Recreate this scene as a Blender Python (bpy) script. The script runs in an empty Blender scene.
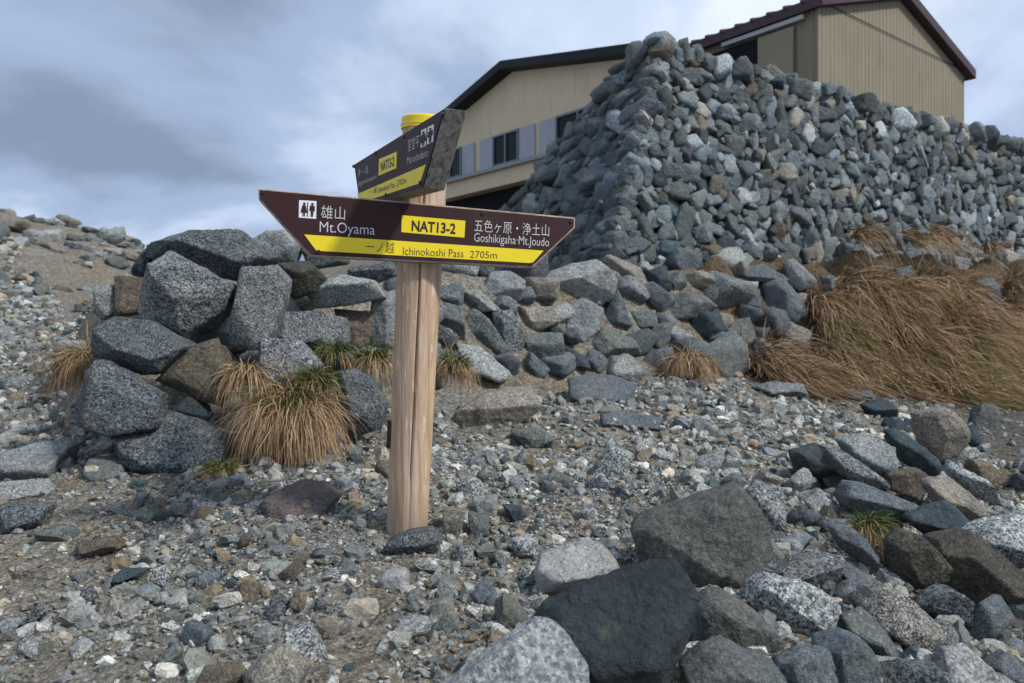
import bpy, math, zlib
import numpy as np
from mathutils import Matrix, Vector

# ------------------------------------------------------------------ camera, sky, sun, exposure
SC = bpy.context.scene
COL = SC.collection
CAM_Z = 1.2
F = 796.4                      # focal length in picture widths of 1024
cam = bpy.data.cameras.new('camera')
cam.lens = 28.0; cam.sensor_width = 36.0; cam.clip_end = 6000; cam.clip_start = 0.05
cam.dof.use_dof = True; cam.dof.focus_distance = 3.0; cam.dof.aperture_fstop = 4.0
camo = bpy.data.objects.new('camera', cam); COL.objects.link(camo)
camo.location = (0, 0, CAM_Z); camo.rotation_euler = (math.radians(90), 0, 0)
SC.camera = camo

SUN_DIR = Vector((0.66, -0.40, 0.76)).normalized()      # towards the sun
sun_el = math.asin(SUN_DIR.z)
sun_az = math.atan2(SUN_DIR.x, SUN_DIR.y)
W = bpy.data.worlds.new('World'); SC.world = W; W.use_nodes = True
wn, wl = W.node_tree.nodes, W.node_tree.links
for n in list(wn): wn.remove(n)
w_out = wn.new('ShaderNodeOutputWorld'); w_bg = wn.new('ShaderNodeBackground')
sky = wn.new('ShaderNodeTexSky'); sky.sky_type = 'NISHITA'; sky.sun_disc = False
sky.sun_elevation = sun_el; sky.sun_rotation = sun_az; sky.altitude = 2700
w_bg.inputs['Strength'].default_value = 0.10
tc = wn.new('ShaderNodeTexCoord')
# cloud deck: direction projected on a flat layer above
sep = wn.new('ShaderNodeSeparateXYZ'); wl.new(tc.outputs['Generated'], sep.inputs[0])
zc = wn.new('ShaderNodeMath'); zc.operation = 'MAXIMUM'; zc.inputs[1].default_value = 0.0; wl.new(sep.outputs['Z'], zc.inputs[0])
za = wn.new('ShaderNodeMath'); za.operation = 'ADD'; za.inputs[1].default_value = 0.30; wl.new(zc.outputs[0], za.inputs[0])
dv = []
for ax in ('X', 'Y'):
    d = wn.new('ShaderNodeMath'); d.operation = 'DIVIDE'; wl.new(sep.outputs[ax], d.inputs[0]); wl.new(za.outputs[0], d.inputs[1]); dv.append(d)
cmb = wn.new('ShaderNodeCombineXYZ'); wl.new(dv[0].outputs[0], cmb.inputs[0]); wl.new(dv[1].outputs[0], cmb.inputs[1])
def wnoise(scale, detail, rough, off, dist=0.0):
    m = wn.new('ShaderNodeMapping'); m.inputs['Location'].default_value = off; wl.new(cmb.outputs[0], m.inputs[0])
    t = wn.new('ShaderNodeTexNoise'); t.inputs['Scale'].default_value = scale; t.inputs['Detail'].default_value = detail
    t.inputs['Roughness'].default_value = rough; t.inputs['Distortion'].default_value = dist
    wl.new(m.outputs[0], t.inputs['Vector']); return t
def wramp(sock, stops):
    r = wn.new('ShaderNodeValToRGB'); wl.new(sock, r.inputs[0]); el = r.color_ramp.elements
    el[0].position, el[0].color = stops[0][0], (*stops[0][1], 1)
    el[1].position, el[1].color = stops[-1][0], (*stops[-1][1], 1)
    for p, c in stops[1:-1]:
        e = el.new(p); e.color = (*c, 1)
    r.color_ramp.interpolation = 'EASE'
    return r
cn = wnoise(0.85, 7.0, 0.54, (2.55, 5.95, 0.0), 0.25)
cloud = wramp(cn.outputs['Fac'], [(0.32, (2.6, 3.3, 4.7)), (0.44, (4.0, 5.1, 7.2)), (0.53, (6.2, 7.4, 9.5)), (0.63, (8.8, 9.8, 11.2))])
cov = wnoise(1.5, 5.0, 0.55, (4.3, 2.2, 0.0), 0.3)
covr = wramp(cov.outputs['Fac'], [(0.30, (0.80,) * 3), (0.52, (1.0,) * 3)])
mixs = wn.new('ShaderNodeMixRGB'); wl.new(covr.outputs[0], mixs.inputs[0]); wl.new(sky.outputs[0], mixs.inputs[1]); wl.new(cloud.outputs[0], mixs.inputs[2])
wl.new(mixs.outputs[0], w_bg.inputs['Color']); wl.new(w_bg.outputs[0], w_out.inputs[0])

sl = bpy.data.lights.new('sun', 'SUN'); sl.energy = 3.8; sl.angle = math.radians(5.0); sl.color = (1.0, 0.96, 0.90)
so = bpy.data.objects.new('sun', sl); COL.objects.link(so)
so.rotation_euler = SUN_DIR.to_track_quat('Z', 'Y').to_euler()
SC.view_settings.view_transform = 'Standard'; SC.view_settings.look = 'None'
SC.view_settings.exposure = 0.0; SC.view_settings.gamma = 1.0; SC.view_settings.use_curve_mapping = False

# ------------------------------------------------------------------ numpy noise
def _h(ix, iy, iz, seed):
    n = (ix * 374761393 + iy * 668265263 + iz * 2147483647 + seed * 974634077) & 0xffffffff
    n = ((n ^ (n >> 13)) * 1274126177) & 0xffffffff
    n = ((n ^ (n >> 16)) * 2246822519) & 0xffffffff
    return ((n ^ (n >> 15)) & 0xffff) / 32767.5 - 1.0
def vnoise(p, seed=0):
    p = np.asarray(p, float); i = np.floor(p).astype(np.int64); f = p - i; f = f * f * f * (f * (f * 6 - 15) + 10)
    x, y, z = i[..., 0], i[..., 1], i[..., 2]; fx, fy, fz = f[..., 0], f[..., 1], f[..., 2]
    r = 0
    for dx in (0, 1):
        for dy in (0, 1):
            for dz in (0, 1):
                r = r + (fx if dx else 1 - fx) * (fy if dy else 1 - fy) * (fz if dz else 1 - fz) * _h(x + dx, y + dy, z + dz, seed)
    return r
def fbm(p, octv=4, seed=0, gain=0.5):
    p = np.asarray(p, float); a, r, t = 1.0, 0, 0
    for k in range(octv):
        r = r + a * vnoise(p * (2.03 ** k) + k * 17.3, seed + k); t += a; a *= gain
    return r / t
def sstep(a, b, x):
    t = np.clip((x - a) / (b - a), 0, 1); return t * t * (3 - 2 * t)

# ------------------------------------------------------------------ terrain
A0 = np.array([-2.3, 4.5]); EV = np.array([0.795, 0.607]); MV = np.array([-0.607, 0.795])   # foot of the rubble bank, its run, into the hill
def frame(x, y):
    dx, dy = x - A0[0], y - A0[1]
    return dx * EV[0] + dy * EV[1], dx * MV[0] + dy * MV[1]
_cp = [  # (px, py, distance) read off the photograph
 (0,683,2.3),(200,683,2.25),(400,683,2.1),(560,683,2.0),(0,600,2.85),(406,530,3.2),(150,560,3.1),(0,520,3.6),(150,480,3.9),(330,450,4.3),
 (40,440,5),(40,350,8),(60,270,12),(100,246,16),(0,212,17),(140,244,17),(70,232,16.5),(200,300,9),(480,440,5),(560,378,7.2),(650,375,7.6),(740,378,8),
 (620,480,4.2),(540,520,3.4),(700,500,3.75),(760,440,5.3),(760,400,6.6),(640,600,2.55),(800,600,2.65),(900,640,2.7),(1000,660,2.8),(1000,560,3.7),(1000,485,5.2),(900,440,6.3),(860,410,7.6),
 (960,418,10.2),(1000,412,9.5),(1024,398,13)]
PX = lambda px, Y: (px - 512) / F * Y
PZ = lambda py, Y: CAM_Z + (341.5 - py) / F * Y
ctrl = [(PX(a, Y), Y, PZ(b, Y)) for a, b, Y in _cp]
ctrl += [(0, 0, 0.05), (-3, 0, -0.05), (3, 0, -0.25), (-9, 0, 0.2), (8, 0, -1.0), (6, 5, 0.05), (10, 8, 0.1), (-3, -4, -0.3), (3, -4, -0.5),
 (-14, 8, 2.2), (-20, 14, 4.6), (-9, 20, 2.6), (-14, 24, 3.6), (-22, 26, 4.6), (-3, 9, 1.25), (-4, 13, 1.2), (-4, 20, 0.4), (3, 12, 1.6), (10, 18, 1.0), (18, 14, 0.4), (20, 24, 1.0), (4, 26, 0.6), (-6, 32, 0.0)]
ctrl = np.array(ctrl)
def _tps(r2): return 0.5 * r2 * np.log(np.maximum(r2, 1e-12))
_n = len(ctrl)
_K = _tps(((ctrl[:, None, :2] - ctrl[None, :, :2]) ** 2).sum(-1)) + np.eye(_n) * 0.02
_P = np.c_[np.ones(_n), ctrl[:, :2]]
_S = np.linalg.solve(np.block([[_K, _P], [_P.T, np.zeros((3, 3))]]), np.r_[ctrl[:, 2], 0, 0, 0])
def base_h(x, y):
    sh = x.shape; q = np.c_[x.ravel(), y.ravel()]; out = np.empty(len(q))
    for i in range(0, len(q), 40000):
        b = q[i:i + 40000]
        out[i:i + 40000] = _tps(((b[:, None, :] - ctrl[None, :, :2]) ** 2).sum(-1)) @ _S[:_n] + _S[_n] + b @ _S[_n + 1:]
    return out.reshape(sh)
def height(x, y, detail=True):
    x = np.asarray(x, float); y = np.asarray(y, float)
    xc = np.clip(x, -22, 20); yc = np.clip(y, -4, 30)
    z = base_h(xc, yc)
    far = np.hypot(x - xc, y - yc)
    z = z - 0.32 * far + np.where(far > 0, 0.08 * np.minimum(far, 60) * fbm(np.stack([x / 22, y / 22, 0 * x], -1), 4, 5), 0)
    s, w = frame(x, y)
    top = 1.60 + 0.066 * np.minimum(s, 7) + 0.040 * np.maximum(s - 7, 0)
    w0 = -0.9 * sstep(6.0, 9.5, s)
    k = sstep(w0 - 0.05, w0 + 0.85 - 0.3 * w0, w) * sstep(-0.15, 0.45, s) * (1 - sstep(15, 19, s))
    back = sstep(2.0, 5.0, w) * (1 - sstep(4.0, 8.0, s))
    z = np.where(k > 0, z + k * (1 - back) * np.maximum(top - z, 0), z)
    plat = sstep(2.9, 5.0, w) * sstep(6.5, 9.0, s) * (1 - sstep(30, 38, s)) * (1 - sstep(24, 30, w))
    z = z + plat * (3.5 - z)
    if detail:
        p = np.stack([x, y, 0 * x], -1)
        hill = sstep(7, 13, y) * sstep(-2.5, -5, x)
        bk = sstep(5.4, 6.6, s) * (1 - sstep(15, 17, s)) * sstep(w0 - .25, w0 + .15, w) * (1 - sstep(.75, .95, w)); pb = np.stack([s * 2.1, w * .8, 0 * s], -1)
        z = z + bk * (.24 * fbm(pb, 3, 15) + .34 * np.abs(fbm(pb * 1.2, 2, 16)))
        z = z + fbm(p * 1.3, 4, 11) * 0.045 + fbm(p * 9, 3, 12) * 0.012 + hill * (0.16 * fbm(p * 0.9, 4, 13) + 0.10 * np.abs(fbm(p * 2.1, 3, 14)))
    return z
def ray_ground(px, py, y0=1.2, y1=40.0):
    Y = np.exp(np.linspace(math.log(y0), math.log(y1), 900)); g = height(PX(px, Y), Y, False); r = PZ(py, Y)
    i = np.argmax(r < g)
    return float(Y[i]) if (r < g).any() else None

# ------------------------------------------------------------------ mesh + tagging helpers
def tag(o, label=None, cat=None, group=None, kind=None):
    if label: o['label'] = label
    if cat: o['category'] = cat
    if group: o['group'] = group
    if kind: o['kind'] = kind
    return o
def empty(name, loc):
    o = bpy.data.objects.new(name, None); COL.objects.link(o); o.location = loc; o.empty_display_size = 0.1; return o
def np_mesh(name, V, Fc, mat, parent=None, col=None, smooth=False, loc=None):
    """V (n,3); Fc (m,k) array or list of arrays of faces with k corners."""
    me = bpy.data.meshes.new(name)
    Fs = [f for f in (Fc if isinstance(Fc, list) else [Fc]) if len(f)]
    V = np.ascontiguousarray(V, np.float32)
    me.vertices.add(len(V)); me.vertices.foreach_set('co', V.ravel())
    li = np.concatenate([f.ravel() for f in Fs]).astype(np.int32)
    tot = np.concatenate([np.full(len(f), f.shape[1]) for f in Fs]); st = np.r_[0, np.cumsum(tot)[:-1]].astype(np.int32)
    me.loops.add(len(li)); me.loops.foreach_set('vertex_index', li)
    me.polygons.add(len(tot)); me.polygons.foreach_set('loop_start', st)
    me.polygons.foreach_set('use_smooth', np.full(len(tot), smooth))
    me.update(calc_edges=True); me.validate()
    if col is not None:
        a = me.color_attributes.new('tint', 'FLOAT_COLOR', 'POINT')
        a.data.foreach_set('color', np.ascontiguousarray(col, np.float32).ravel())
    me.materials.append(mat)
    o = bpy.data.objects.new(name, me); COL.objects.link(o)
    if parent: o.parent = parent
    if loc is not None: o.location = loc
    return o
class MB:
    """collects boxes, prisms and tubes in local coordinates and links them as ONE mesh object"""
    def __init__(s): s.v, s.f = [], []
    def add(s, vs, fs):
        b = len(s.v); s.v += [tuple(map(float, v)) for v in vs]; s.f += [tuple(b + i for i in f) for f in fs]; return s
    def hexa(s, p):
        return s.add(p, [(0, 3, 2, 1), (4, 5, 6, 7), (0, 1, 5, 4), (1, 2, 6, 5), (2, 3, 7, 6), (3, 0, 4, 7)])
    def box(s, x0, x1, y0, y1, z0, z1, T=None):
        p = [(x0, y0, z0), (x1, y0, z0), (x1, y1, z0), (x0, y1, z0), (x0, y0, z1), (x1, y0, z1), (x1, y1, z1), (x0, y1, z1)]
        return s.hexa([T(*q) for q in p] if T else p)
    def prism(s, poly, d):
        """poly: list of Vectors counter-clockwise seen from outside; extruded by vector d (away from the viewer)"""
        n = len(poly); vs = [Vector(p) for p in poly] + [Vector(p) + d for p in poly]
        return s.add(vs, [tuple(range(n)), tuple(range(2 * n - 1, n - 1, -1))] + [(i, n + i, n + (i + 1) % n, (i + 1) % n) for i in range(n)])
    def tube(s, p, q, r0, r1, n=20):
        p, q = Vector(p), Vector(q); ax = (q - p).normalized(); a = ax.orthogonal().normalized(); b = ax.cross(a)
        vs = [c + (a * math.cos(2 * math.pi * i / n) + b * math.sin(2 * math.pi * i / n)) * r for c, r in ((p, r0), (q, r1)) for i in range(n)]
        return s.add(vs, [(i, (i + 1) % n, n + (i + 1) % n, n + i) for i in range(n)] + [tuple(range(n - 1, -1, -1)), tuple(range(n, 2 * n))])
    def build(s, name, mat, parent=None, bevel=0, smooth=False):
        me = bpy.data.meshes.new(name); me.from_pydata(s.v, [], s.f); me.update(); me.materials.append(mat)
        o = bpy.data.objects.new(name, me); COL.objects.link(o)
        if parent: o.parent = parent
        if smooth:
            for p in me.polygons: p.use_smooth = True
        if bevel:
            m = o.modifiers.new('bevel', 'BEVEL'); m.width = bevel; m.segments = 2; m.limit_method = 'ANGLE'
        return o

# ------------------------------------------------------------------ materials
def new_mat(name, rough=0.85):
    m = bpy.data.materials.new(name); m.use_nodes = True
    b = m.node_tree.nodes['Principled BSDF']; b.inputs['Roughness'].default_value = rough
    return m, m.node_tree.nodes, m.node_tree.links, b
def noise(N, L, scale, detail=3, rough=0.55, vec=None, dist=0.0):
    t = N.new('ShaderNodeTexNoise'); t.inputs['Scale'].default_value = scale; t.inputs['Detail'].default_value = detail
    t.inputs['Roughness'].default_value = rough; t.inputs['Distortion'].default_value = dist
    if vec is not None: L.new(vec, t.inputs['Vector'])
    return t
def ramp(N, L, sock, stops, interp='LINEAR'):
    r = N.new('ShaderNodeValToRGB'); L.new(sock, r.inputs[0]); el = r.color_ramp.elements; r.color_ramp.interpolation = interp
    c4 = lambda c: (*c, 1) if len(c) == 3 else c
    el[0].position, el[0].color = stops[0][0], c4(stops[0][1]); el[1].position, el[1].color = stops[-1][0], c4(stops[-1][1])
    for p, c in stops[1:-1]:
        e = el.new(p); e.color = c4(c)
    return r
def mix(N, L, kind, fac, a, b):
    m = N.new('ShaderNodeMixRGB'); m.blend_type = kind
    for i, v in ((0, fac), (1, a), (2, b)):
        if isinstance(v, bpy.types.NodeSocket): L.new(v, m.inputs[i])
        elif i == 0: m.inputs[0].default_value = v
        else: m.inputs[i].default_value = (*v, 1) if len(v) == 3 else v
    return m.outputs[0]
def math_(N, L, op, a, b=None):
    m = N.new('ShaderNodeMath'); m.operation = op
    for i, v in ((0, a), (1, b)):
        if v is None: continue
        if isinstance(v, bpy.types.NodeSocket): L.new(v, m.inputs[i])
        else: m.inputs[i].default_value = v
    return m.outputs[0]
def bump(N, L, b, sock, dist, strength=1.0, prev=None):
    n = N.new('ShaderNodeBump'); n.inputs['Distance'].default_value = dist; n.inputs['Strength'].default_value = strength
    L.new(sock, n.inputs['Height'])
    if prev is not None: L.new(prev, n.inputs['Normal'])
    if b is not None: L.new(n.outputs[0], b.inputs['Normal'])
    return n.outputs[0]

def rock_material(name='rock', grain=1.0):
    m, N, L, b = new_mat(name, 0.82)
    at = N.new('ShaderNodeAttribute'); at.attribute_name = 'tint'
    tcn = N.new('ShaderNodeTexCoord'); oi = N.new('ShaderNodeObjectInfo')
    off = N.new('ShaderNodeVectorMath'); off.operation = 'SCALE'; off.inputs['Scale'].default_value = 13.0
    sv = N.new('ShaderNodeCombineXYZ')
    for i in range(3): L.new(oi.outputs['Random'], sv.inputs[i])
    L.new(sv.outputs[0], off.inputs[0])
    ad = N.new('ShaderNodeVectorMath'); ad.operation = 'ADD'; L.new(tcn.outputs['Object'], ad.inputs[0]); L.new(off.outputs[0], ad.inputs[1])
    vs_ = N.new('ShaderNodeVectorMath'); vs_.operation = 'SCALE'; L.new(ad.outputs[0], vs_.inputs[0]); L.new(math_(N, L, 'MULTIPLY_ADD', oi.outputs['Random'], 0.70), vs_.inputs['Scale'])
    vs_.inputs['Scale'].links[0].from_node.inputs[2].default_value = 1.0
    vec = vs_.outputs[0]
    # mineral grains
    dj = noise(N, L, 60 * grain, 2, 0.6, vec); dv_ = N.new('ShaderNodeVectorMath'); dv_.operation = 'MULTIPLY_ADD'; L.new(dj.outputs['Color'], dv_.inputs[0]); dv_.inputs[1].default_value = (.016 / grain,) * 3; L.new(vec, dv_.inputs[2])
    g0 = N.new('ShaderNodeTexVoronoi'); g0.inputs['Scale'].default_value = 105 * grain; L.new(dv_.outputs[0], g0.inputs['Vector']); gw = N.new('ShaderNodeSeparateColor'); L.new(g0.outputs['Color'], gw.inputs[0])
    g1 = noise(N, L, 75 * grain, 2, 0.6, vec); g2 = noise(N, L, 150 * grain, 2, 0.6, vec); g3 = noise(N, L, 40 * grain, 3, 0.7, vec)
    gsum = math_(N, L, 'ADD', math_(N, L, 'MULTIPLY', gw.outputs[0], 0.45), g1.outputs['Fac'])
    dark = ramp(N, L, gsum, [(0.60, (0.15, 0.165, 0.19)), (0.70, (0.80, 0.80, 0.81)), (0.86, (1.12, 1.11, 1.08))])
    lite = ramp(N, L, math_(N, L, 'ADD', math_(N, L, 'MULTIPLY', gw.outputs[1], 0.4), g2.outputs['Fac']), [(0.74, (1, 1, 1)), (0.84, (1.7, 1.68, 1.62))])
    mid = ramp(N, L, g3.outputs['Fac'], [(0.36, (0.62, 0.64, 0.68)), (0.62, (1.22, 1.22, 1.2))])
    sp = mix(N, L, 'MULTIPLY', 1.0, dark.outputs[0], lite.outputs[0]); sp = mix(N, L, 'MULTIPLY', 1.0, sp, mid.outputs[0])
    sp = mix(N, L, 'MIX', at.outputs['Alpha'], (1, 1, 1), sp)
    c = mix(N, L, 'MULTIPLY', 1.0, at.outputs['Color'], sp); c = mix(N, L, 'MULTIPLY', 1.0, c, (.94, 1.0, 1.035))
    # weather stains and pale / greenish / rusty patches
    s1 = noise(N, L, 3.2, 6, 0.62, vec, 0.4); s2 = noise(N, L, 7.0, 5, 0.65, vec, 0.3); s3 = noise(N, L, 5.0, 5, 0.7, vec)
    c = mix(N, L, 'MULTIPLY', 1.0, c, ramp(N, L, s1.outputs['Fac'], [(0.30, (0.60, 0.63, 0.66)), (0.50, (1, 1, 1)), (0.72, (1.30, 1.28, 1.22))]).outputs[0])
    c = mix(N, L, 'MIX', math_(N, L, 'MULTIPLY', ramp(N, L, s2.outputs['Fac'], [(0.56, (0, 0, 0)), (0.72, (1, 1, 1))]).outputs[0], 0.35), c, (0.22, 0.185, 0.115))
    c = mix(N, L, 'MIX', math_(N, L, 'MULTIPLY', ramp(N, L, s3.outputs['Fac'], [(0.60, (0, 0, 0)), (0.72, (1, 1, 1))]).outputs[0], 0.30), c, (0.16, 0.19, 0.15))
    ck = N.new('ShaderNodeTexVoronoi'); ck.feature = 'DISTANCE_TO_EDGE'; ck.inputs['Scale'].default_value = 3.0
    cw = N.new('ShaderNodeVectorMath'); cw.operation = 'MULTIPLY_ADD'; L.new(noise(N, L, 6, 5, 0.7, vec).outputs['Color'], cw.inputs[0]); cw.inputs[1].default_value = (.35,) * 3; L.new(vec, cw.inputs[2]); L.new(cw.outputs[0], ck.inputs['Vector'])
    crk = ramp(N, L, ck.outputs['Distance'], [(0.0, (0, 0, 0)), (0.022, (1, 1, 1))])
    cm = math_(N, L, 'MULTIPLY', math_(N, L, 'SUBTRACT', 1.0, crk.outputs[0]), ramp(N, L, s1.outputs['Fac'], [(0.46, (0, 0, 0)), (0.56, (0.75,) * 3)]).outputs[0])
    c = mix(N, L, 'MIX', cm, c, (0.03, 0.03, 0.03))
    lic = noise(N, L, 19, 3, 0.5, vec); c = mix(N, L, 'MIX', math_(N, L, 'MULTIPLY', ramp(N, L, lic.outputs['Fac'], [(0.66, (0, 0, 0)), (0.70, (1, 1, 1))]).outputs[0], math_(N, L, 'MULTIPLY', at.outputs['Alpha'], 0.45)), c, (0.30, 0.29, 0.22))
    fine = noise(N, L, 26, 6, 0.7, vec)
    c = mix(N, L, 'MULTIPLY', 0.7, c, ramp(N, L, fine.outputs['Fac'], [(0.3, (0.6, 0.6, 0.6)), (0.7, (1.35, 1.35, 1.35))]).outputs[0])
    L.new(c, b.inputs['Base Color'])
    L.new(ramp(N, L, g3.outputs['Fac'], [(0.3, (0.65,) * 3), (0.7, (0.92,) * 3)]).outputs[0], b.inputs['Roughness'])
    b.inputs['Specular IOR Level'].default_value = 0.35
    n1 = bump(N, L, None, noise(N, L, 9, 7, 0.62, vec).outputs['Fac'], 0.045)
    n2 = bump(N, L, None, noise(N, L, 34, 5, 0.65, vec).outputs['Fac'], 0.014, 1.0, n1)
    bump(N, L, b, g1.outputs['Fac'], 0.003, 0.8, n2)
    return m
def plain(name, col, rough=0.6, spec=0.4, var=0.0, scale=6.0, bmp=0.0, metal=0.0, streak=0.0, dirt=(.10, .075, .05)):
    m, N, L, b = new_mat(name, rough); b.inputs['Specular IOR Level'].default_value = spec; b.inputs['Metallic'].default_value = metal
    if var:
        t = N.new('ShaderNodeTexCoord'); n = noise(N, L, scale, 6, 0.65, t.outputs['Object'])
        r = ramp(N, L, n.outputs['Fac'], [(0.28, tuple(c * (1 - var) for c in col)), (0.72, tuple(c * (1 + var) for c in col))])
        c = r.outputs[0]
        if streak:                                               # rain streaks and rust runs down the sheet
            mp = N.new('ShaderNodeMapping'); mp.inputs['Scale'].default_value = (1, 1, 0.06); L.new(t.outputs['Object'], mp.inputs[0])
            k = noise(N, L, 5.0, 5, 0.7, mp.outputs[0]); k2 = noise(N, L, 1.3, 4, 0.6, t.outputs['Object'])
            f = math_(N, L, 'MULTIPLY', ramp(N, L, k.outputs['Fac'], [(0.50, (0, 0, 0)), (0.72, (1, 1, 1))]).outputs[0], ramp(N, L, k2.outputs['Fac'], [(0.35, (0, 0, 0)), (0.65, (1, 1, 1))]).outputs[0])
            c = mix(N, L, 'MIX', math_(N, L, 'MULTIPLY', f, streak), c, dirt)
        L.new(c, b.inputs['Base Color'])
        if bmp: bump(N, L, b, noise(N, L, scale * 6, 4, 0.6, t.outputs['Object']).outputs['Fac'], bmp)
    else: b.inputs['Base Color'].default_value = (*col, 1)
    return m
M_rock = rock_material('rock', 1.0)
M_rockfar = rock_material('rock_coarse', 0.55)
def ground_material():
    m, N, L, b = new_mat('scree_ground', 0.95); t = N.new('ShaderNodeTexCoord'); v = t.outputs['Object']
    n1 = noise(N, L, 1.1, 6, 0.65, v, 0.3); n2 = noise(N, L, 14, 6, 0.7, v); n3 = noise(N, L, 70, 4, 0.75, v)
    c = ramp(N, L, n1.outputs['Fac'], [(0.32, (0.205, 0.175, 0.130)), (0.47, (0.225, 0.204, 0.168)), (0.62, (0.225, 0.218, 0.20))]).outputs[0]
    c = mix(N, L, 'MULTIPLY', 1.0, c, ramp(N, L, n2.outputs['Fac'], [(0.3, (0.55, 0.55, 0.55)), (0.7, (1.45, 1.45, 1.42))]).outputs[0])
    c = mix(N, L, 'MULTIPLY', 1.0, c, ramp(N, L, n3.outputs['Fac'], [(0.34, (0.4, 0.41, 0.42)), (0.5, (0.95,) * 3), (0.68, (1.7, 1.65, 1.55))]).outputs[0])
    vo = N.new('ShaderNodeTexVoronoi'); vo.inputs['Scale'].default_value = 48; L.new(v, vo.inputs['Vector'])
    vg = N.new('ShaderNodeRGBToBW'); L.new(vo.outputs['Color'], vg.inputs[0]); c = mix(N, L, 'MULTIPLY', 1.0, c, ramp(N, L, vg.outputs[0], [(0.15, (0.62, 0.63, 0.66)), (0.8, (1.25, 1.22, 1.16))]).outputs[0])
    ga = N.new('ShaderNodeAttribute'); ga.attribute_name = 'tint'; c = mix(N, L, 'MULTIPLY', 1.0, c, ga.outputs['Color'])
    L.new(c, b.inputs['Base Color']); b.inputs['Specular IOR Level'].default_value = 0.2
    k = bump(N, L, None, n2.outputs['Fac'], 0.04); k = bump(N, L, None, vo.outputs['Distance'], 0.012, 1.0, k); bump(N, L, b, n3.outputs['Fac'], 0.012, 1.0, k)
    return m
M_ground = ground_material()
def wood_material():
    m, N, L, b = new_mat('pale_timber', 0.62); t = N.new('ShaderNodeTexCoord')
    mp = N.new('ShaderNodeMapping'); mp.inputs['Scale'].default_value = (1, 1, 0.055); L.new(t.outputs['Object'], mp.inputs[0])
    n1 = noise(N, L, 26, 5, 0.6, mp.outputs[0], 1.1); n2 = noise(N, L, 90, 4, 0.65, mp.outputs[0], 0.4); n3 = noise(N, L, 5, 3, 0.5, mp.outputs[0], 0.6)
    c = ramp(N, L, n1.outputs['Fac'], [(0.28, (0.32, 0.19, 0.105)), (0.45, (0.42, 0.275, 0.165)), (0.62, (0.50, 0.36, 0.24))]).outputs[0]
    c = mix(N, L, 'MULTIPLY', 0.8, c, ramp(N, L, n2.outputs['Fac'], [(0.3, (0.72, 0.68, 0.64)), (0.7, (1.2, 1.2, 1.2))]).outputs[0])
    c = mix(N, L, 'MIX', ramp(N, L, n3.outputs['Fac'], [(0.45, (0, 0, 0)), (0.7, (0.55,) * 3)]).outputs[0], c, (0.47, 0.40, 0.34))
    # sawn-off pale flakes along the grain
    mp2 = N.new('ShaderNodeMapping'); mp2.inputs['Scale'].default_value = (1, 1, 0.22); L.new(t.outputs['Object'], mp2.inputs[0])
    n4 = noise(N, L, 38, 4, 0.6, mp2.outputs[0])
    c = mix(N, L, 'MIX', ramp(N, L, n4.outputs['Fac'], [(0.62, (0, 0, 0)), (0.68, (0.7,) * 3)]).outputs[0], c, (0.66, 0.56, 0.44))
    # growth rings cut open: dark flowing lines
    wv = N.new('ShaderNodeTexWave'); wv.wave_type = 'BANDS'; wv.bands_direction = 'X'; wv.inputs['Scale'].default_value = 9; wv.inputs['Distortion'].default_value = 5.0
    wv.inputs['Detail'].default_value = 3; wv.inputs['Detail Scale'].default_value = 1.2
    mp3 = N.new('ShaderNodeMapping'); mp3.inputs['Scale'].default_value = (1, 1, 0.10); L.new(t.outputs['Object'], mp3.inputs[0]); L.new(mp3.outputs[0], wv.inputs['Vector'])
    c = mix(N, L, 'MULTIPLY', 0.8, c, ramp(N, L, wv.outputs['Fac'], [(0.0, (0.78, 0.70, 0.62)), (0.18, (1, 1, 1)), (1.0, (1.05, 1.05, 1.05))]).outputs[0])
    sz = N.new('ShaderNodeSeparateXYZ'); L.new(t.outputs['Object'], sz.inputs[0])   # soil and damp at the foot
    zz = math_(N, L, 'ADD', sz.outputs['Z'], math_(N, L, 'MULTIPLY', n1.outputs['Fac'], 0.25))
    c = mix(N, L, 'MIX', ramp(N, L, zz, [(0.14, (0.65,) * 3), (0.42, (0, 0, 0))]).outputs[0], c, (0.20, 0.165, 0.13))
    L.new(c, b.inputs['Base Color'])
    bump(N, L, b, n2.outputs['Fac'], 0.004, 0.7)
    return m
M_wood = wood_material()
def weathered_wood(name, c0, c1, axis=(0.08, 1, 1), sc=45):
    m, N, L, b = new_mat(name, 0.85); t = N.new('ShaderNodeTexCoord'); mp = N.new('ShaderNodeMapping'); mp.inputs['Scale'].default_value = axis
    L.new(t.outputs['Object'], mp.inputs[0]); n = noise(N, L, sc, 5, 0.7, mp.outputs[0], 0.5)
    L.new(ramp(N, L, n.outputs['Fac'], [(0.32, c0), (0.66, c1)]).outputs[0], b.inputs['Base Color']); bump(N, L, b, n.outputs['Fac'], 0.006)
    return m
M_endgrain = weathered_wood('grey_end_grain', (0.07, 0.068, 0.055), (0.36, 0.345, 0.29), (1, 1, 0.30), 60)
M_edge = weathered_wood('worn_board_edge', (0.20, 0.14, 0.09), (0.50, 0.42, 0.33), (0.12, 1, 1), 50)
M_brown = plain('maroon_laminate', (0.036, 0.0135, 0.0145), 0.55, 0.22, 0.16, 14, 0, 0, 0.35, (.075, .05, .045))
M_yellow = plain('yellow_film', (0.78, 0.60, 0.012), 0.45, 0.4, 0.05, 10)
M_white = plain('white_letters', (0.55, 0.54, 0.54), 0.5)
M_faded = plain('faded_letters', (0.50, 0.48, 0.49), 0.6)
M_whitebox = plain('white_pictogram', (0.72, 0.72, 0.74), 0.5)
M_black = plain('black_letters', (0.02, 0.018, 0.015), 0.5)
M_screw = plain('black_screw', (0.012, 0.011, 0.012), 0.45, 0.5)
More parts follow.
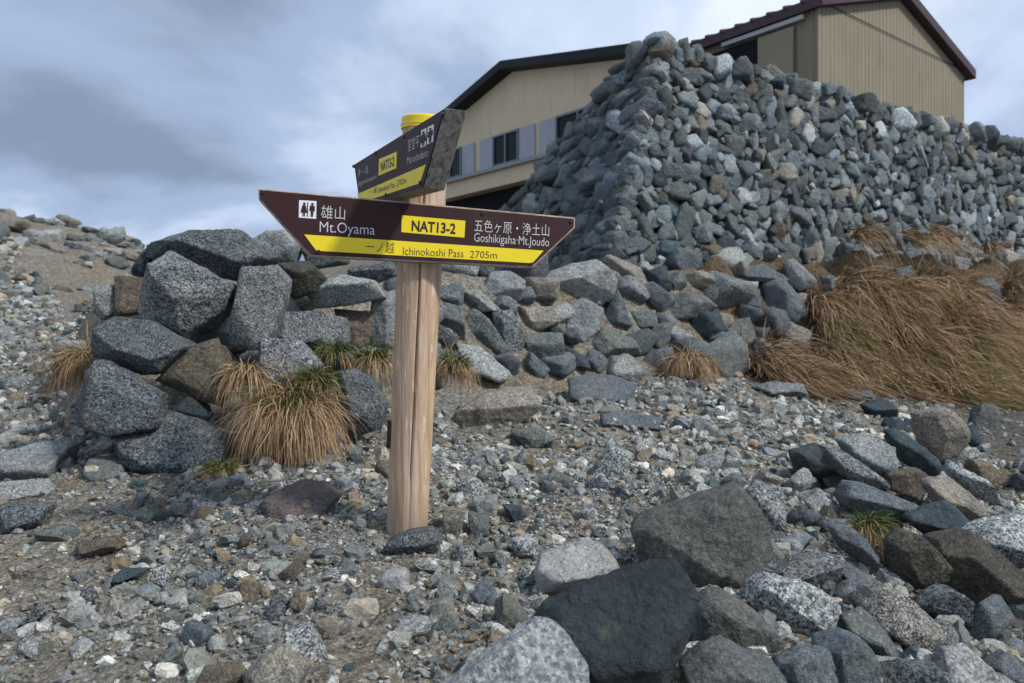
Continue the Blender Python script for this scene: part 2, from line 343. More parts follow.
M_cap = plain('yellow_cap', (0.72, 0.52, 0.012), 0.40, 0.5, 0.10, 12)
M_iron = plain('rusty_iron', (0.028, 0.022, 0.02), 0.7, 0.4, 0.4, 40)
M_cream = plain('cream_panel', (0.54, 0.45, 0.30), 0.65, 0.3, 0.06, 1.5, 0, 0, 0.35, (.22, .19, .14))
M_grey = plain('grey_panel', (0.30, 0.32, 0.36), 0.6, 0.3, 0.08, 2.0, 0, 0, 0.4, (.13, .13, .13))
M_frame = plain('slate_window_frame', (0.10, 0.135, 0.175), 0.45, 0.5)
M_sill = plain('concrete_sill', (0.24, 0.245, 0.25), 0.7, 0.3, 0.1, 3)
M_roofdark = plain('dark_roof_metal', (0.007, 0.008, 0.011), 0.6, 0.25, 0.15, 3)
M_roofred = plain('maroon_roof_metal', (0.040, 0.017, 0.019), 0.5, 0.4, 0.15, 3)
M_olive = plain('olive_siding', (0.200, 0.172, 0.116), 0.6, 0.3, 0.09, 1.2, 0, 0, 0.5, (.075, .062, .045))
M_door = plain('tan_sliding_door', (0.215, 0.185, 0.125), 0.6, 0.35, 0.05, 2)
M_rail = plain('galvanised_rail', (0.36, 0.37, 0.38), 0.45, 0.5)
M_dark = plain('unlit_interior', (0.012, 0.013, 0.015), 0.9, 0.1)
M_concrete = plain('grey_concrete', (0.12, 0.12, 0.115), 0.9, 0.2, 0.25, 2.5, 0.01)
def glass_mat():
    m, N, L, b = new_mat('window_glass', 0.12); b.inputs['Base Color'].default_value = (0.008, 0.010, 0.013, 1); b.inputs['Specular IOR Level'].default_value = 0.12
    return m
M_glass = glass_mat()
def mortar_mat():
    m, N, L, b = new_mat('earth_mortar', 0.95); t = N.new('ShaderNodeTexCoord'); n = noise(N, L, 3, 6, 0.7, t.outputs['Object']); n2 = noise(N, L, 22, 5, 0.7, t.outputs['Object'])
    c = ramp(N, L, n.outputs['Fac'], [(0.35, (0.030, 0.029, 0.027)), (0.65, (0.085, 0.075, 0.06))]).outputs[0]
    c = mix(N, L, 'MULTIPLY', 1.0, c, ramp(N, L, n2.outputs['Fac'], [(0.3, (0.5,) * 3), (0.7, (1.4,) * 3)]).outputs[0])
    L.new(c, b.inputs['Base Color']); bump(N, L, b, n2.outputs['Fac'], 0.05)
    return m
M_mortar = mortar_mat()
def grass_mat():
    m, N, L, b = new_mat('grass_blades', 0.75); at = N.new('ShaderNodeAttribute'); at.attribute_name = 'tint'
    L.new(at.outputs['Color'], b.inputs['Base Color']); b.inputs['Specular IOR Level'].default_value = 0.2
    return m
M_grass = grass_mat()

# ------------------------------------------------------------------ rock generator
_ico = {}
def ico(level):
    if level not in _ico:
        import bmesh
        bm = bmesh.new(); bmesh.ops.create_icosphere(bm, subdivisions=level, radius=1.0)
        V = np.array([v.co[:] for v in bm.verts]); V /= np.linalg.norm(V, axis=1)[:, None]
        Fc = np.array([[v.index for v in f.verts] for f in bm.faces]); bm.free(); _ico[level] = (V, Fc)
    return _ico[level]
def planes_to_shape(ext, nrm, d, level, p, seed, rough):
    V, Fc = ico(level); D = V * ext; D = D / np.linalg.norm(D, axis=1)[:, None]
    q = np.maximum(D @ nrm.T / d, 0)
    P = D / q.max(1)[:, None]
    o3 = np.argsort(-q, 1)[:, :3]; q3 = np.take_along_axis(q, o3, 1); step = 2.6 / math.sqrt(len(V))
    for k, tol in ((2, step * 0.75), (3, step * 0.8)):            # vertices near a crest or a corner slide onto it: crisp facets
        m = (q3[:, 0] - q3[:, k - 1]) < tol * q3[:, 0]
        if k == 2 or m.any():
            A = nrm[o3[m, :k]]; rhs = d[o3[m, :k]] - np.einsum('nij,nj->ni', A, P[m])
            G_ = np.einsum('nij,nkj->nik', A, A) + np.eye(k) * 0.08
            mv = np.einsum('nij,ni->nj', A, np.linalg.solve(G_, rhs[..., None])[..., 0]); lim = np.linalg.norm(P[m], axis=1) * step * 0.9
            ln = np.maximum(np.linalg.norm(mv, axis=1), 1e-9); P[m] += mv * np.minimum(1, lim / ln)[:, None]
    rr = np.linalg.norm(P, axis=1); cap_ = np.sqrt(((D / ext) ** 2).sum(1)); P *= np.minimum(1, 1.75 / (rr * cap_))[:, None]   # no spikes
    rnd = np.clip((34 - p) / 34, 0.0, 0.5)                       # water- and weather-worn stones are rounder
    if rnd > 0:
        r = 1.0 / np.maximum((q ** 14).sum(1), 1e-9) ** (1 / 14); P = P * (1 - rnd) + D * r[:, None] * rnd * 1.04
    s = float(np.mean(ext)) ; o = (seed % 991) * 3.7
    n = fbm(P / s * 1.5 + o, 3, seed % 97, 0.5) * 0.055 + np.abs(fbm(P / s * 2.6 + o + 9, 3, seed % 89)) * -0.06 + fbm(P / s * 7 + o, 4, seed % 83, 0.65) * 0.030
    return P + D * (n * s * rough)[:, None], Fc
def poly_rock(poly, depth, seed, level=4, p=18, facets=None, rough=1.0):
    """poly: outline in metres (x, z), any direction of travel; depth: half thickness away from the viewer"""
    r = np.random.default_rng(seed); P = np.array(poly, float); c = (P.max(0) + P.min(0)) / 2
    a = 0; cc = np.zeros(2)
    for i in range(len(P)):
        x0, y0 = P[i]; x1, y1 = P[(i + 1) % len(P)]; k = x0 * y1 - x1 * y0; a += k; cc += (P[i] + P[(i + 1) % len(P)]) * k
    if abs(a) > 1e-9: c = cc / (3 * a)
    Q = P - c
    if a < 0: Q = Q[::-1]
    nr, ds = [], []
    for i in range(len(Q)):
        e = Q[(i + 1) % len(Q)] - Q[i]; ln = np.hypot(*e)
        if ln < 1e-6: continue
        n2 = np.array([e[1], -e[0]]) / ln; d = max(float(n2 @ Q[i]), 0.06 * depth)
        d *= 1.03
        nr.append((n2[0], 0, n2[1])); ds.append(d)
        for sg in (-1, 1):
            if r.random() < .35: continue
            t = r.uniform(0.45, 1.05); k = r.uniform(0.05, 0.75)
            nr.append((n2[0] * math.cos(t), sg * math.sin(t), n2[1] * math.cos(t))); ds.append(d * math.cos(t) + math.sin(t) * depth * k)
    fl = facets if facets else [(r.uniform(-0.6, 0.6), r.uniform(-0.2, 0.8)), (r.uniform(-0.5, 0.5), r.uniform(-0.6, 0.3))]
    for f in fl:
        n = np.array([f[0], -1.0, f[1]]); n /= np.linalg.norm(n); nr.append(tuple(n)); ds.append(math.sqrt(((n * np.array([np.ptp(Q[:, 0]) / 2, depth, np.ptp(Q[:, 1]) / 2])) ** 2).sum()) * (f[2] + .04 if len(f) > 2 else r.uniform(0.55, 0.85)))
    nr += [(0, -1, 0), (0.1, 1, -0.1)]; ds += [depth, depth]
    nr = np.array(nr, float); nr /= np.linalg.norm(nr, axis=1)[:, None]
    ext = np.array([(Q[:, 0].max() - Q[:, 0].min()) / 2, depth, (Q[:, 1].max() - Q[:, 1].min()) / 2])
    V, Fc = planes_to_shape(ext, nr, np.array(ds), level, p * 2.4, seed, rough)
    return V, Fc, c
def free_rock(ext, seed, level=3, p=20, ncut=7, rough=1.0):
    r = np.random.default_rng(seed); ext = np.array(ext, float)
    nr = [(1, 0, 0), (-1, 0, 0), (0, 1, 0), (0, -1, 0), (0, 0, 1), (0, 0, -1)]
    N0 = np.array(nr, float) + r.normal(0, 0.24, (6, 3)); N1 = r.normal(0, 1, (ncut, 3))
    N = np.r_[N0, N1]; N /= np.linalg.norm(N, axis=1)[:, None]
    ext = ext * 0.90; sup = np.r_[np.sqrt(((N[:6] * ext) ** 2).sum(1)), np.abs(N[6:] * ext).sum(1)]; d = sup * np.r_[r.uniform(0.80, 1.0, 6), r.uniform(0.56, 0.84, ncut)]
    return planes_to_shape(ext, N, d, level, p * 2.2, seed, rough)
def rand_rot(r):
    q = r.normal(0, 1, 4); q /= np.linalg.norm(q); w, x, y, z = q
    return np.array([[1 - 2 * (y * y + z * z), 2 * (x * y - z * w), 2 * (x * z + y * w)], [2 * (x * y + z * w), 1 - 2 * (x * x + z * z), 2 * (y * z - x * w)], [2 * (x * z - y * w), 2 * (y * z + x * w), 1 - 2 * (x * x + y * y)]])
def rot_axis(ax, a):
    return np.array(Matrix.Rotation(a, 3, Vector(ax)))
TINT = dict(G=(.300,.307,.310,.90), P=(.52,.52,.51,.9), W=(.50,.48,.45,.25), D=(.058,.088,.100,.12), DG=(.180,.195,.206,.95), T=(.235,.185,.130,.45),
            K=(.43,.37,.305,.55), N=(.215,.228,.212,.45), B=(.105,.090,.070,.7), S=(.195,.218,.235,.45), L=(.46,.46,.445,.55))
def tint_arr(key, n, r, jit=0.10):
    c = np.array(TINT[key] if isinstance(key, str) else key, float); c = c.copy(); c[:3] *= 1 + r.normal(0, jit); c[:3] *= .66 * (1 + r.normal(0, 0.010, 3))
    return np.tile(np.clip(c, 0.01, 1), (n, 1))
PEBBLE_MIX = ['G', 'L', 'S', 'P', 'N', 'T', 'K', 'D', 'G', 'L', 'DG', 'W']
PEBBLE_W = np.array([.21, .12, .18, .03, .14, .07, .05, .04, .06, .05, .05, .004]); PEBBLE_W = PEBBLE_W / PEBBLE_W.sum()
# ------------------------------------------------------------------ ground
def axis(a, b, st, lo, hi):
    mid = list(np.arange(a, b + 1e-6, st)); s = st; v = mid[-1]; up = []
    while v < hi: s *= 1.13; v += s; up.append(v)
    s = st; v = mid[0]; dn = []
    while v > lo: s *= 1.13; v -= s; dn.append(v)
    return np.array(dn[::-1] + mid + up)
gx = axis(-6.5, 8.0, 0.055, -900, 900); gy = axis(0.8, 13.5, 0.055, -500, 1500)
GX, GY = np.meshgrid(gx, gy); GZ = height(GX, GY)
nx_, ny_ = len(gx), len(gy)
idx = np.arange(nx_ * ny_).reshape(ny_, nx_)
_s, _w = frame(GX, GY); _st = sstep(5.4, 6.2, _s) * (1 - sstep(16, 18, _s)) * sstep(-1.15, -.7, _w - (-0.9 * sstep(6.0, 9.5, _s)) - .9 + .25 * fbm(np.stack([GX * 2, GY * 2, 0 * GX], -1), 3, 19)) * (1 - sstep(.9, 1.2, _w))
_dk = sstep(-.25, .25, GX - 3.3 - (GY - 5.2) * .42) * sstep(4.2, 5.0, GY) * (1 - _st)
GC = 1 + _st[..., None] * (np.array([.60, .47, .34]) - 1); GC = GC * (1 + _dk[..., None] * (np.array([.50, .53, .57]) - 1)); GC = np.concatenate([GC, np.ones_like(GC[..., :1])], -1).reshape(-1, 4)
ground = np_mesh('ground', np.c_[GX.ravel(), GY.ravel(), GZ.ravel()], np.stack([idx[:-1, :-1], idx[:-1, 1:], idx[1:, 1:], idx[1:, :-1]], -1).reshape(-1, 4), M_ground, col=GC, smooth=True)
tag(ground, kind='structure')

# ------------------------------------------------------------------ buildings on the terrace
def wall_frame(P, dirx, px0):
    """vertical plane through P along dirx: returns px -> metres along it, and (px, py) -> height"""
    P = np.array(P, float); d = np.array(dirx, float); d /= np.linalg.norm(d)
    def s_of(px):
        k = (px - 512) / F; return float((k * P[1] - P[0]) / (d[0] - k * d[1]))
    def z_of(px, py): return PZ(py, P[1] + d[1] * s_of(px))
    n = np.array([d[1], -d[0]])                                  # towards the viewer's side
    def T(s, o, z): return (P[0] + d[0] * s + n[0] * o, P[1] + d[1] * s + n[1] * o, z)
    return s_of, z_of, T

# mountain hut: cream gable with a band of windows
hut = empty('mountain_hut', (-0.3, 20.0, 3.5))
tag(hut, 'cream panelled hut with dark roof and a grey window band, behind the signpost', 'building')
def hut_part(mb, name, mat, bev=0.0, parent=None):
    o = mb.build(name, mat, parent or hut, bev)
    if parent is None: o.location = (0.3, -20.0, -3.5)
    return o
s1, z1, T1 = wall_frame((-0.3015 + .77 * .40, 20.0 + .64 * .40), (0.64, -0.77), 500)
pk_z = z1(500, 77); le, re_ = s1(430), s1(655)
zl = pk_z + (z1(457, 118) - pk_z) / s1(457) * le; zr = pk_z - (pk_z - z1(617, 60)) / s1(617) * re_
zb = z1(460, 195.5); DEP = 5.0
def roof_z(s): return pk_z + (s / le) * (zl - pk_z) if s < 0 else pk_z + (s / re_) * (zr - pk_z)
m = MB(); m.prism([T1(le, 0, zb), T1(re_, 0, zb), T1(re_, 0, zr), T1(0, 0, pk_z), T1(le, 0, zl)], Vector(T1(0, -DEP, 0)) - Vector(T1(0, 0, 0)))
for k in range(-4, 24):                      # fine panel joints standing proud
    s = k * 0.455
    if le < s < re_ : m.box(s - 0.006, s + 0.006, -0.01, 0.004, z1(460, 130), roof_z(s) - 0.10, T1)
wall1 = hut_part(m, 'wall', M_cream)
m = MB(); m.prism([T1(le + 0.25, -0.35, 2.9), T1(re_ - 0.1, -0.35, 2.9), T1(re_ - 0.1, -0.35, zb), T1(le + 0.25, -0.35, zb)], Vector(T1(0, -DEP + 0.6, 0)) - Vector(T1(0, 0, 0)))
hut_part(m, 'foundation', M_dark)  # near-black base wall: the recess shade below the panels is in its colour
m = MB(); OH = 0.40
th = 0.20
m.prism([T1(le - 0.02, OH, roof_z(le - 0.02)), T1(0, OH, pk_z), T1(0, OH, pk_z + th), T1(le - 0.02, OH, roof_z(le - 0.02) + th)], Vector(T1(0, -DEP - 2 * OH, 0)) - Vector(T1(0, 0, 0)))
m.prism([T1(0, OH, pk_z), T1(re_ + 0.1, OH, roof_z(re_ + 0.1)), T1(re_ + 0.1, OH, roof_z(re_ + 0.1) + th), T1(0, OH, pk_z + th)], Vector(T1(0, -DEP - 2 * OH, 0)) - Vector(T1(0, 0, 0)))
hut_part(m, 'roof', M_roofdark)
zt_ = z1(494, 137); zs_ = z1(494, 168)       # window band
def band(px0, px1, mat, name, o1, parent=None, dz=0.0):
    m = MB(); m.box(s1(px0), s1(px1), 0.002, o1, zs_ + dz, zt_ - dz, T1); return hut_part(m, name, mat, 0.004, parent)
for a, b in ((462.8, 475.7), (480.6, 494), (520, 536), (540, 557), (603, 620)): band(a + .2, b - .2, M_grey, 'grey_panel', 0.045)
for a, b in ((440, 462.6), (494.2, 519.8), (557.2, 602.8)):
    sa, sb = s1(a), s1(b); fr = MB(); w = 0.05
    for (q0, q1, r0, r1) in ((sa, sb, zs_, zs_ + w), (sa, sb, zt_ - w, zt_), (sa, sa + w, zs_ + w, zt_ - w), (sb - w, sb, zs_ + w, zt_ - w), ((sa + sb) / 2 - .025, (sa + sb) / 2 + .025, zs_ + w, zt_ - w)):
        fr.box(q0, q1, 0.002, 0.07, r0, r1, T1)
    win = hut_part(fr, 'window', M_frame)
    g = MB(); g.box(sa + w, sb - w, 0.004, 0.022, zs_ + w, zt_ - w, T1); gp = g.build('pane', M_glass, win)
m = MB(); m.box(s1(440), s1(640), 0.002, 0.12, zs_ - 0.10, zs_ - 0.003, T1); hut_part(m, 'sill', M_sill, 0.01)

# shed: olive corrugated cladding, maroon roof, sliding door on a rail
shed = empty('storage_shed', (6.535, 17.0, 3.5))
tag(shed, 'olive corrugated metal shed with maroon roof, above the high stone wall', 'building')
def shed_part(mb, name, mat, bev=0.0, parent=None):
    o = mb.build(name, mat, parent or shed, bev)
    if parent is None: o.location = (-6.535, -17.0, -3.5)
    return o
sR, zR, TR = wall_frame((6.535, 17.0), (0.785, 0.62), 818)       # gable wall, runs away from the corner
sLf, zLf, TL = wall_frame((6.535, 17.0), (0.62, -0.785), 818)    # eaves wall, ends at the corner (negative s)
GW = 7.2; eave = 8.30; ridge = 9.42; LL = 9.0
def gab(s): return eave + (ridge - eave) * (1 - abs(s - GW / 2) / (GW / 2))
def corrugated(T, a, b, z0, ztop, pitch=0.165, dep=0.013):
    prof = []; x = a
    while x < b - 1e-6:
        for f, o in ((0, 0), (0.50, 0), (0.60, dep), (0.90, dep)): 
            if x + f * pitch <= b: prof.append((x + f * pitch, o))
        x += pitch
    prof.append((b, 0)); v, f = [], []
    for x, o in prof: v += [T(x, o, z0), T(x, o, ztop(x)), ]
    n = len(prof)
    f = [(2 * i, 2 * i + 2, 2 * i + 3, 2 * i + 1) for i in range(n - 1)]
    bk = len(v); v += [T(a, -0.06, z0), T(b, -0.06, z0)]
    return v, f
m = MB(); m.add(*corrugated(TR, 0.05, GW, 3.3, lambda s: gab(s) + 0.02)); shed_part(m, 'gable_wall', M_olive)
m = MB(); m.add(*corrugated(TL, -LL, -0.05, 3.3, lambda s: eave + 0.02)); shed_part(m, 'side_wall', M_olive)
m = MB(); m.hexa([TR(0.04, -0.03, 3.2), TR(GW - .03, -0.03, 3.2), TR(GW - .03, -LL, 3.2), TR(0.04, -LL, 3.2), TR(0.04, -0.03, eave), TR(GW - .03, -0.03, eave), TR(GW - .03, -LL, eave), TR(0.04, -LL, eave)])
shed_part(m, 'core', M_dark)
m = MB(); m.box(-0.055, 0.055, -0.03, 0.035, 3.2, eave, TR); shed_part(m, 'corner_trim', M_olive, 0.006)
m = MB(); m.box(0.5, GW - 0.5, 0.026, 0.040, eave + 0.17, eave + 0.183, TR); shed_part(m, 'seam', M_roofdark)
m = MB(); OHG, OHE, RT = 0.22, 0.20, 0.22
sl_ = (ridge - eave) / (GW / 2)
for a, b in ((-OHE, GW / 2), (GW / 2, GW + OHE)):
    za_, zb_ = (ridge + 0.03 - sl_ * abs(a - GW / 2)), (ridge + 0.03 - sl_ * abs(b - GW / 2))
    m.prism([TR(a, OHG, za_), TR(b, OHG, zb_), TR(b, OHG, zb_ + RT), TR(a, OHG, za_ + RT)], Vector(TR(0, -LL - 0.4, 0)) - Vector(TR(0, OHG, 0)))
roof2 = shed_part(m, 'roof', M_roofred)
m = MB()
for k in range(24):                                              # standing seams ending at the eaves
    o = OHG - 0.02 - k * 0.42
    for a, b in ((-OHE - 0.03, GW / 2), (GW / 2, GW + OHE + 0.03)):
        za_, zb_ = (ridge + 0.03 + RT - sl_ * abs(a - GW / 2)), (ridge + 0.03 + RT - sl_ * abs(b - GW / 2))
        m.prism([TR(a, o, za_ - .03), TR(b, o, zb_ - .03), TR(b, o, zb_ + .045), TR(a, o, za_ + .045)], Vector(TR(0, o - .07, 0)) - Vector(TR(0, o, 0)))
m.build('standing_seam', M_roofred, roof2)
d0, d1 = sLf(760), sLf(795.5)
m = MB(); m.box(d0, d1, 0.05, 0.095, 5.9, zLf(790, 29), TL); door = shed_part(m, 'sliding_door', M_door, 0.006)
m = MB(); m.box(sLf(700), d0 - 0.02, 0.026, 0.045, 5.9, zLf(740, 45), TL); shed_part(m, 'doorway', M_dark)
m = MB(); zr_ = zLf(770, 31.5); m.box(sLf(725), sLf(806.5), 0.06, 0.15, zr_ - 0.03, zr_ + 0.07, TL); shed_part(m, 'door_rail', M_rail, 0.01)

# ------------------------------------------------------------------ high dry stone wall
UV3 = np.array([0.84, 0.543, 0.0]); VV3 = np.array([-0.54, 0.84, 0.0])
Cb = np.array([0.917, 8.3, 1.75]); Ct = np.array([1.73, 9.3, 4.68]); LEN = 14.0
wall = empty('dry_stone_wall', tuple(Cb))
tag(wall, 'high grey dry stone wall with a sloping end, shielding the buildings', 'stone wall')
Bb = Cb + 4.0 * VV3; Bt = Ct + 0.6 * VV3
ins = 0.11
m = MB(); i3 = lambda p, a, b, c: tuple(np.array(p) + a * UV3 + b * VV3 + np.array((0, 0, c)) - Cb)
m.hexa([i3(Cb, ins, ins, -.3), i3(Cb, LEN, ins, -.2), i3(Bb, LEN, -ins, -.2), i3(Bb, ins, -ins, -.3), i3(Ct, ins, ins, -ins), i3(Ct, LEN, ins, -ins), i3(Bt, LEN, -ins, -ins), i3(Bt, ins, -ins, -ins)])
m.build('core', M_mortar, wall)
rw = np.random.default_rng(31)
class Packer:
    def __init__(s, cell): s.c = cell; s.g = {}; s.pts = []
    def ok(s, u, v, r, squeeze=0.80):
        R = int(math.ceil((r + 0.35) / s.c)); a, b = int(u // s.c), int(v // s.c)
        for i in range(a - R, a + R + 1):
            for j in range(b - R, b + R + 1):
                for (x, y, q) in s.g.get((i, j), ()):
                    if (x - u) ** 2 + (y - v) ** 2 < ((q + r) * squeeze) ** 2: return False
        s.g.setdefault((a, b), []).append((u, v, r)); s.pts.append((u, v, r)); return True
stones = []                                                      # (centre, extents, rotation, seed, tint)
def fill_face(org, du, dv, nrm, inside, umax, vmax, radii, tries, tints, bias, umin=0.0, jit=0.75, asr=(1.0, 2.4)):
    pk = Packer(0.2)
    for r0, n in zip(radii, tries):
        for _ in range(n):
            r = r0 * rw.uniform(0.85, 1.15); u, v = rw.uniform(umin, umax), rw.uniform(0, vmax)
            if not inside(u, v): continue
            if not pk.ok(u, v, r): continue
    B = np.stack([du, dv, nrm], 1)
    for u, v, r in pk.pts:
        asp = rw.uniform(*asr); ex = np.array([r * math.sqrt(asp) * 1.20, r / math.sqrt(asp) * 1.22, r * rw.uniform(0.75, 1.15)])
        R = rot_axis((0, 0, 1), rw.normal(bias, jit)) @ rot_axis((1, 0, 0), rw.normal(0, 0.16)) @ rot_axis((0, 1, 0), rw.normal(0, 0.16))
        c = org + du * u + dv * v + nrm * (-0.72 * ex[2] + rw.normal(0, .022))
        stones.append((c, ex, B @ R, int(rw.integers(1e6)), str(rw.choice(tints[0], p=tints[1]))))
fdir = (Ct - Cb) - UV3 * np.dot(Ct - Cb, UV3); fh = np.linalg.norm(fdir); fdir /= fh; nf = np.cross(UV3, fdir); nf *= -1 if nf[1] > 0 else 1
slope_u = np.dot(Ct - Cb, UV3)
tA = (['G', 'S', 'N', 'DG', 'D', 'T', 'K', 'L'], np.array([.22, .25, .17, .18, .03, .04, .04, .07]))
def inF(u, v): return u > slope_u * v / fh + 0.10
fill_face(Cb, UV3, fdir, nf, inF, LEN - 0.8, fh - 0.02, (0.128, 0.104, 0.082, 0.062, 0.044), (700, 6000, 16000, 24000, 26000), tA, 0.45)
edir = (Ct - Cb); edir = edir - VV3 * np.dot(edir, VV3); eh = np.linalg.norm(edir); edir /= eh; ne = np.cross(VV3, edir); ne *= -1 if ne[0] > 0 else 1
ev0 = np.dot(Ct - Cb, VV3)
def inE(u, v): return ev0 * v / eh + 0.10 < u < 4.0 + (ev0 + 0.6 - 4.0) * v / eh
fill_face(Cb, VV3, edir, ne, inE, 4.0, eh - 0.02, (0.150, 0.122, 0.096, 0.072, 0.050), (150, 2000, 6000, 9000, 9000), (tA[0], np.array([.20, .27, .20, .24, .05, .02, .01, .01])), -0.40, 0.0, 0.32, (1.4, 2.8))
fill_face(Ct, UV3, VV3, np.array([0, 0, 1.0]), lambda u, v: True, LEN - 0.8, 0.55, (0.17, 0.12, 0.09), (500, 1500, 2500), tA, 0.3)
for k in range(30):                                              # long quoins up the corner edge and ragged stones on the crest
    t = (k + 0.5) / 30; c = Cb + (Ct - Cb) * t
    R = np.stack([VV3, UV3, np.array([0, 0, 1.0])], 1) @ rot_axis((0, 0, 1), rw.normal(0, .12)) @ rot_axis((1, 0, 0), rw.normal(-.25, .12))
    stones.append((c + 0.10 * UV3 + 0.13 * VV3, np.array([rw.uniform(.15, .22), rw.uniform(.11, .15), rw.uniform(.055, .08)]), R, int(rw.integers(1e6)), str(rw.choice(['S', 'G', 'N', 'K', 'DG']))))
for k in range(95):
    u = rw.uniform(0.1, LEN - 1); c = Ct + UV3 * u + VV3 * rw.uniform(0, .45) + np.array([0, 0, rw.uniform(-0.05, 0.04)])
    r = rw.uniform(.05, .11) * (1.25 if u < 1 else 1); stones.append((c, np.array([r * 1.4, r, r * .75]), rand_rot(rw), int(rw.integers(1e6)), str(rw.choice(['S', 'G', 'N', 'DG', 'K']))))
stones.append((Ct + 0.12 * UV3 + 0.15 * VV3 + np.array([0, 0, .08]), np.array([.22, .16, .09]), rot_axis((0, 0, 1), .5), 79, 'S'))
stones.sort(key=lambda s: -s[1][0] * s[1][1] / s[0][1] ** 2 * (0.3 if s[0][0] / s[0][1] > 0.70 else 1))
bV, bF, bC, nb = [], [], [], 0
for i, (c, ex, R, sd, tk) in enumerate(stones):
    V, Fc = free_rock(ex, sd, 3 if c[1] < 13.5 or i < 100 else 2, 21, 6, 0.9); V = V @ R.T + (c - Cb); C = tint_arr(tk, len(V), rw, 0.20) * np.array([.86, .91, .92, .55]) * np.array([*([rw.lognormal(.02, .32)] * 3), 1])
    if i < 100: np_mesh('wall_stone', V, Fc, M_rockfar, wall, C, True)
    else: bV.append(V); bF.append(Fc + nb); bC.append(C); nb += len(V)
tag(np_mesh('wall_rubble', np.concatenate(bV), np.concatenate(bF), M_rockfar, wall, np.concatenate(bC), True), kind='stuff')
print('wall stones', len(stones))
# ------------------------------------------------------------------ signpost
PB = Vector((-0.426, 3.20, 0.36)); PT = Vector((-0.334, 3.10, 2.052))
post_ax = (PT - PB).normalized()
sp = empty('signpost', PB); tag(sp, 'pale wooden trail signpost with two maroon boards and a yellow cap', 'signpost')
def P3(px, py, O, n):
    """picture point -> point on the plane (O, n)"""
    d = Vector(((px - 512) / F, 1.0, (341.5 - py) / F)); c = Vector((0, 0, CAM_Z)); return c + d * ((Vector(O) - c).dot(n) / d.dot(n))
# the post: a turned log with one long drying crack
nt, nz = 128, 120; V = []
Rz = Matrix.Rotation(0, 3, 'Z'); ex_ = Vector((1, 0, 0)); ex_ = (ex_ - post_ax * ex_.dot(post_ax)).normalized(); ey_ = post_ax.cross(ex_)
L_ = (PT - PB).length; ths = np.linspace(0, 2 * np.pi, nt, endpoint=False); hs = np.linspace(0, L_, nz)
TH, HH = np.meshgrid(ths, hs); rad = 0.0815 + 0.0085 * HH / L_
rad = rad + 0.0022 * fbm(np.stack([np.cos(TH) * 2, np.sin(TH) * 2, HH * 1.6], -1), 4, 41) + 0.0012 * fbm(np.stack([np.cos(TH) * 9, np.sin(TH) * 9, HH * 2], -1), 3, 43)
crack = -np.pi / 2 + 0.16 + 0.05 * fbm(np.stack([HH * 2.0, 0 * HH, 0 * HH], -1), 3, 44)
dth = np.angle(np.exp(1j * (TH - crack))); wid = 0.030 * (0.45 + 0.55 * sstep(0.15, 0.5, HH)) 
rad = rad - 0.022 * np.exp(-(dth / wid) ** 2) * sstep(0.02, 0.3, HH)
X = np.cos(TH) * rad; Yv = np.sin(TH) * rad
V = X[..., None] * np.array(ex_) + Yv[..., None] * np.array(ey_) + HH[..., None] * np.array(post_ax)
V = V.reshape(-1, 3); ii = np.arange(nt * nz).reshape(nz, nt); jj = np.roll(ii, -1, 1)
Fq = np.stack([ii[:-1], jj[:-1], jj[1:], ii[1:]], -1).reshape(-1, 4)
V = np.r_[V, [np.array(post_ax) * L_]]; top_f = np.stack([ii[-1], jj[-1], np.full(nt, len(V) - 1)], -1)
post = np_mesh('post', V, [Fq, top_f], M_wood, sp, None, True)
capm = MB(); o0 = post_ax * (L_ - 0.033); o1 = post_ax * (L_ + 0.010); o2 = post_ax * (L_ + 0.016)
capm.tube(o0, o1, 0.0965, 0.0955, 48); capm.tube(o1, o2, 0.0955, 0.088, 48); capm.tube(o0 + post_ax * .012, o0 + post_ax * .017, 0.0978, 0.0978, 48)
capo = capm.build('cap', M_cap, sp, 0.002)
br = MB(); hb = 0.36
bc = post_ax * 0.47 - ex_ * 0.083 - ey_ * 0.012
br.hexa([tuple(bc + ex_ * a + ey_ * b + post_ax * c) for c in (-.055, .055) for a, b in ((-.010, -.02), (.01, -.02), (.01, .02), (-.010, .02))])
br.build('iron_bracket', M_iron, sp, 0.003)

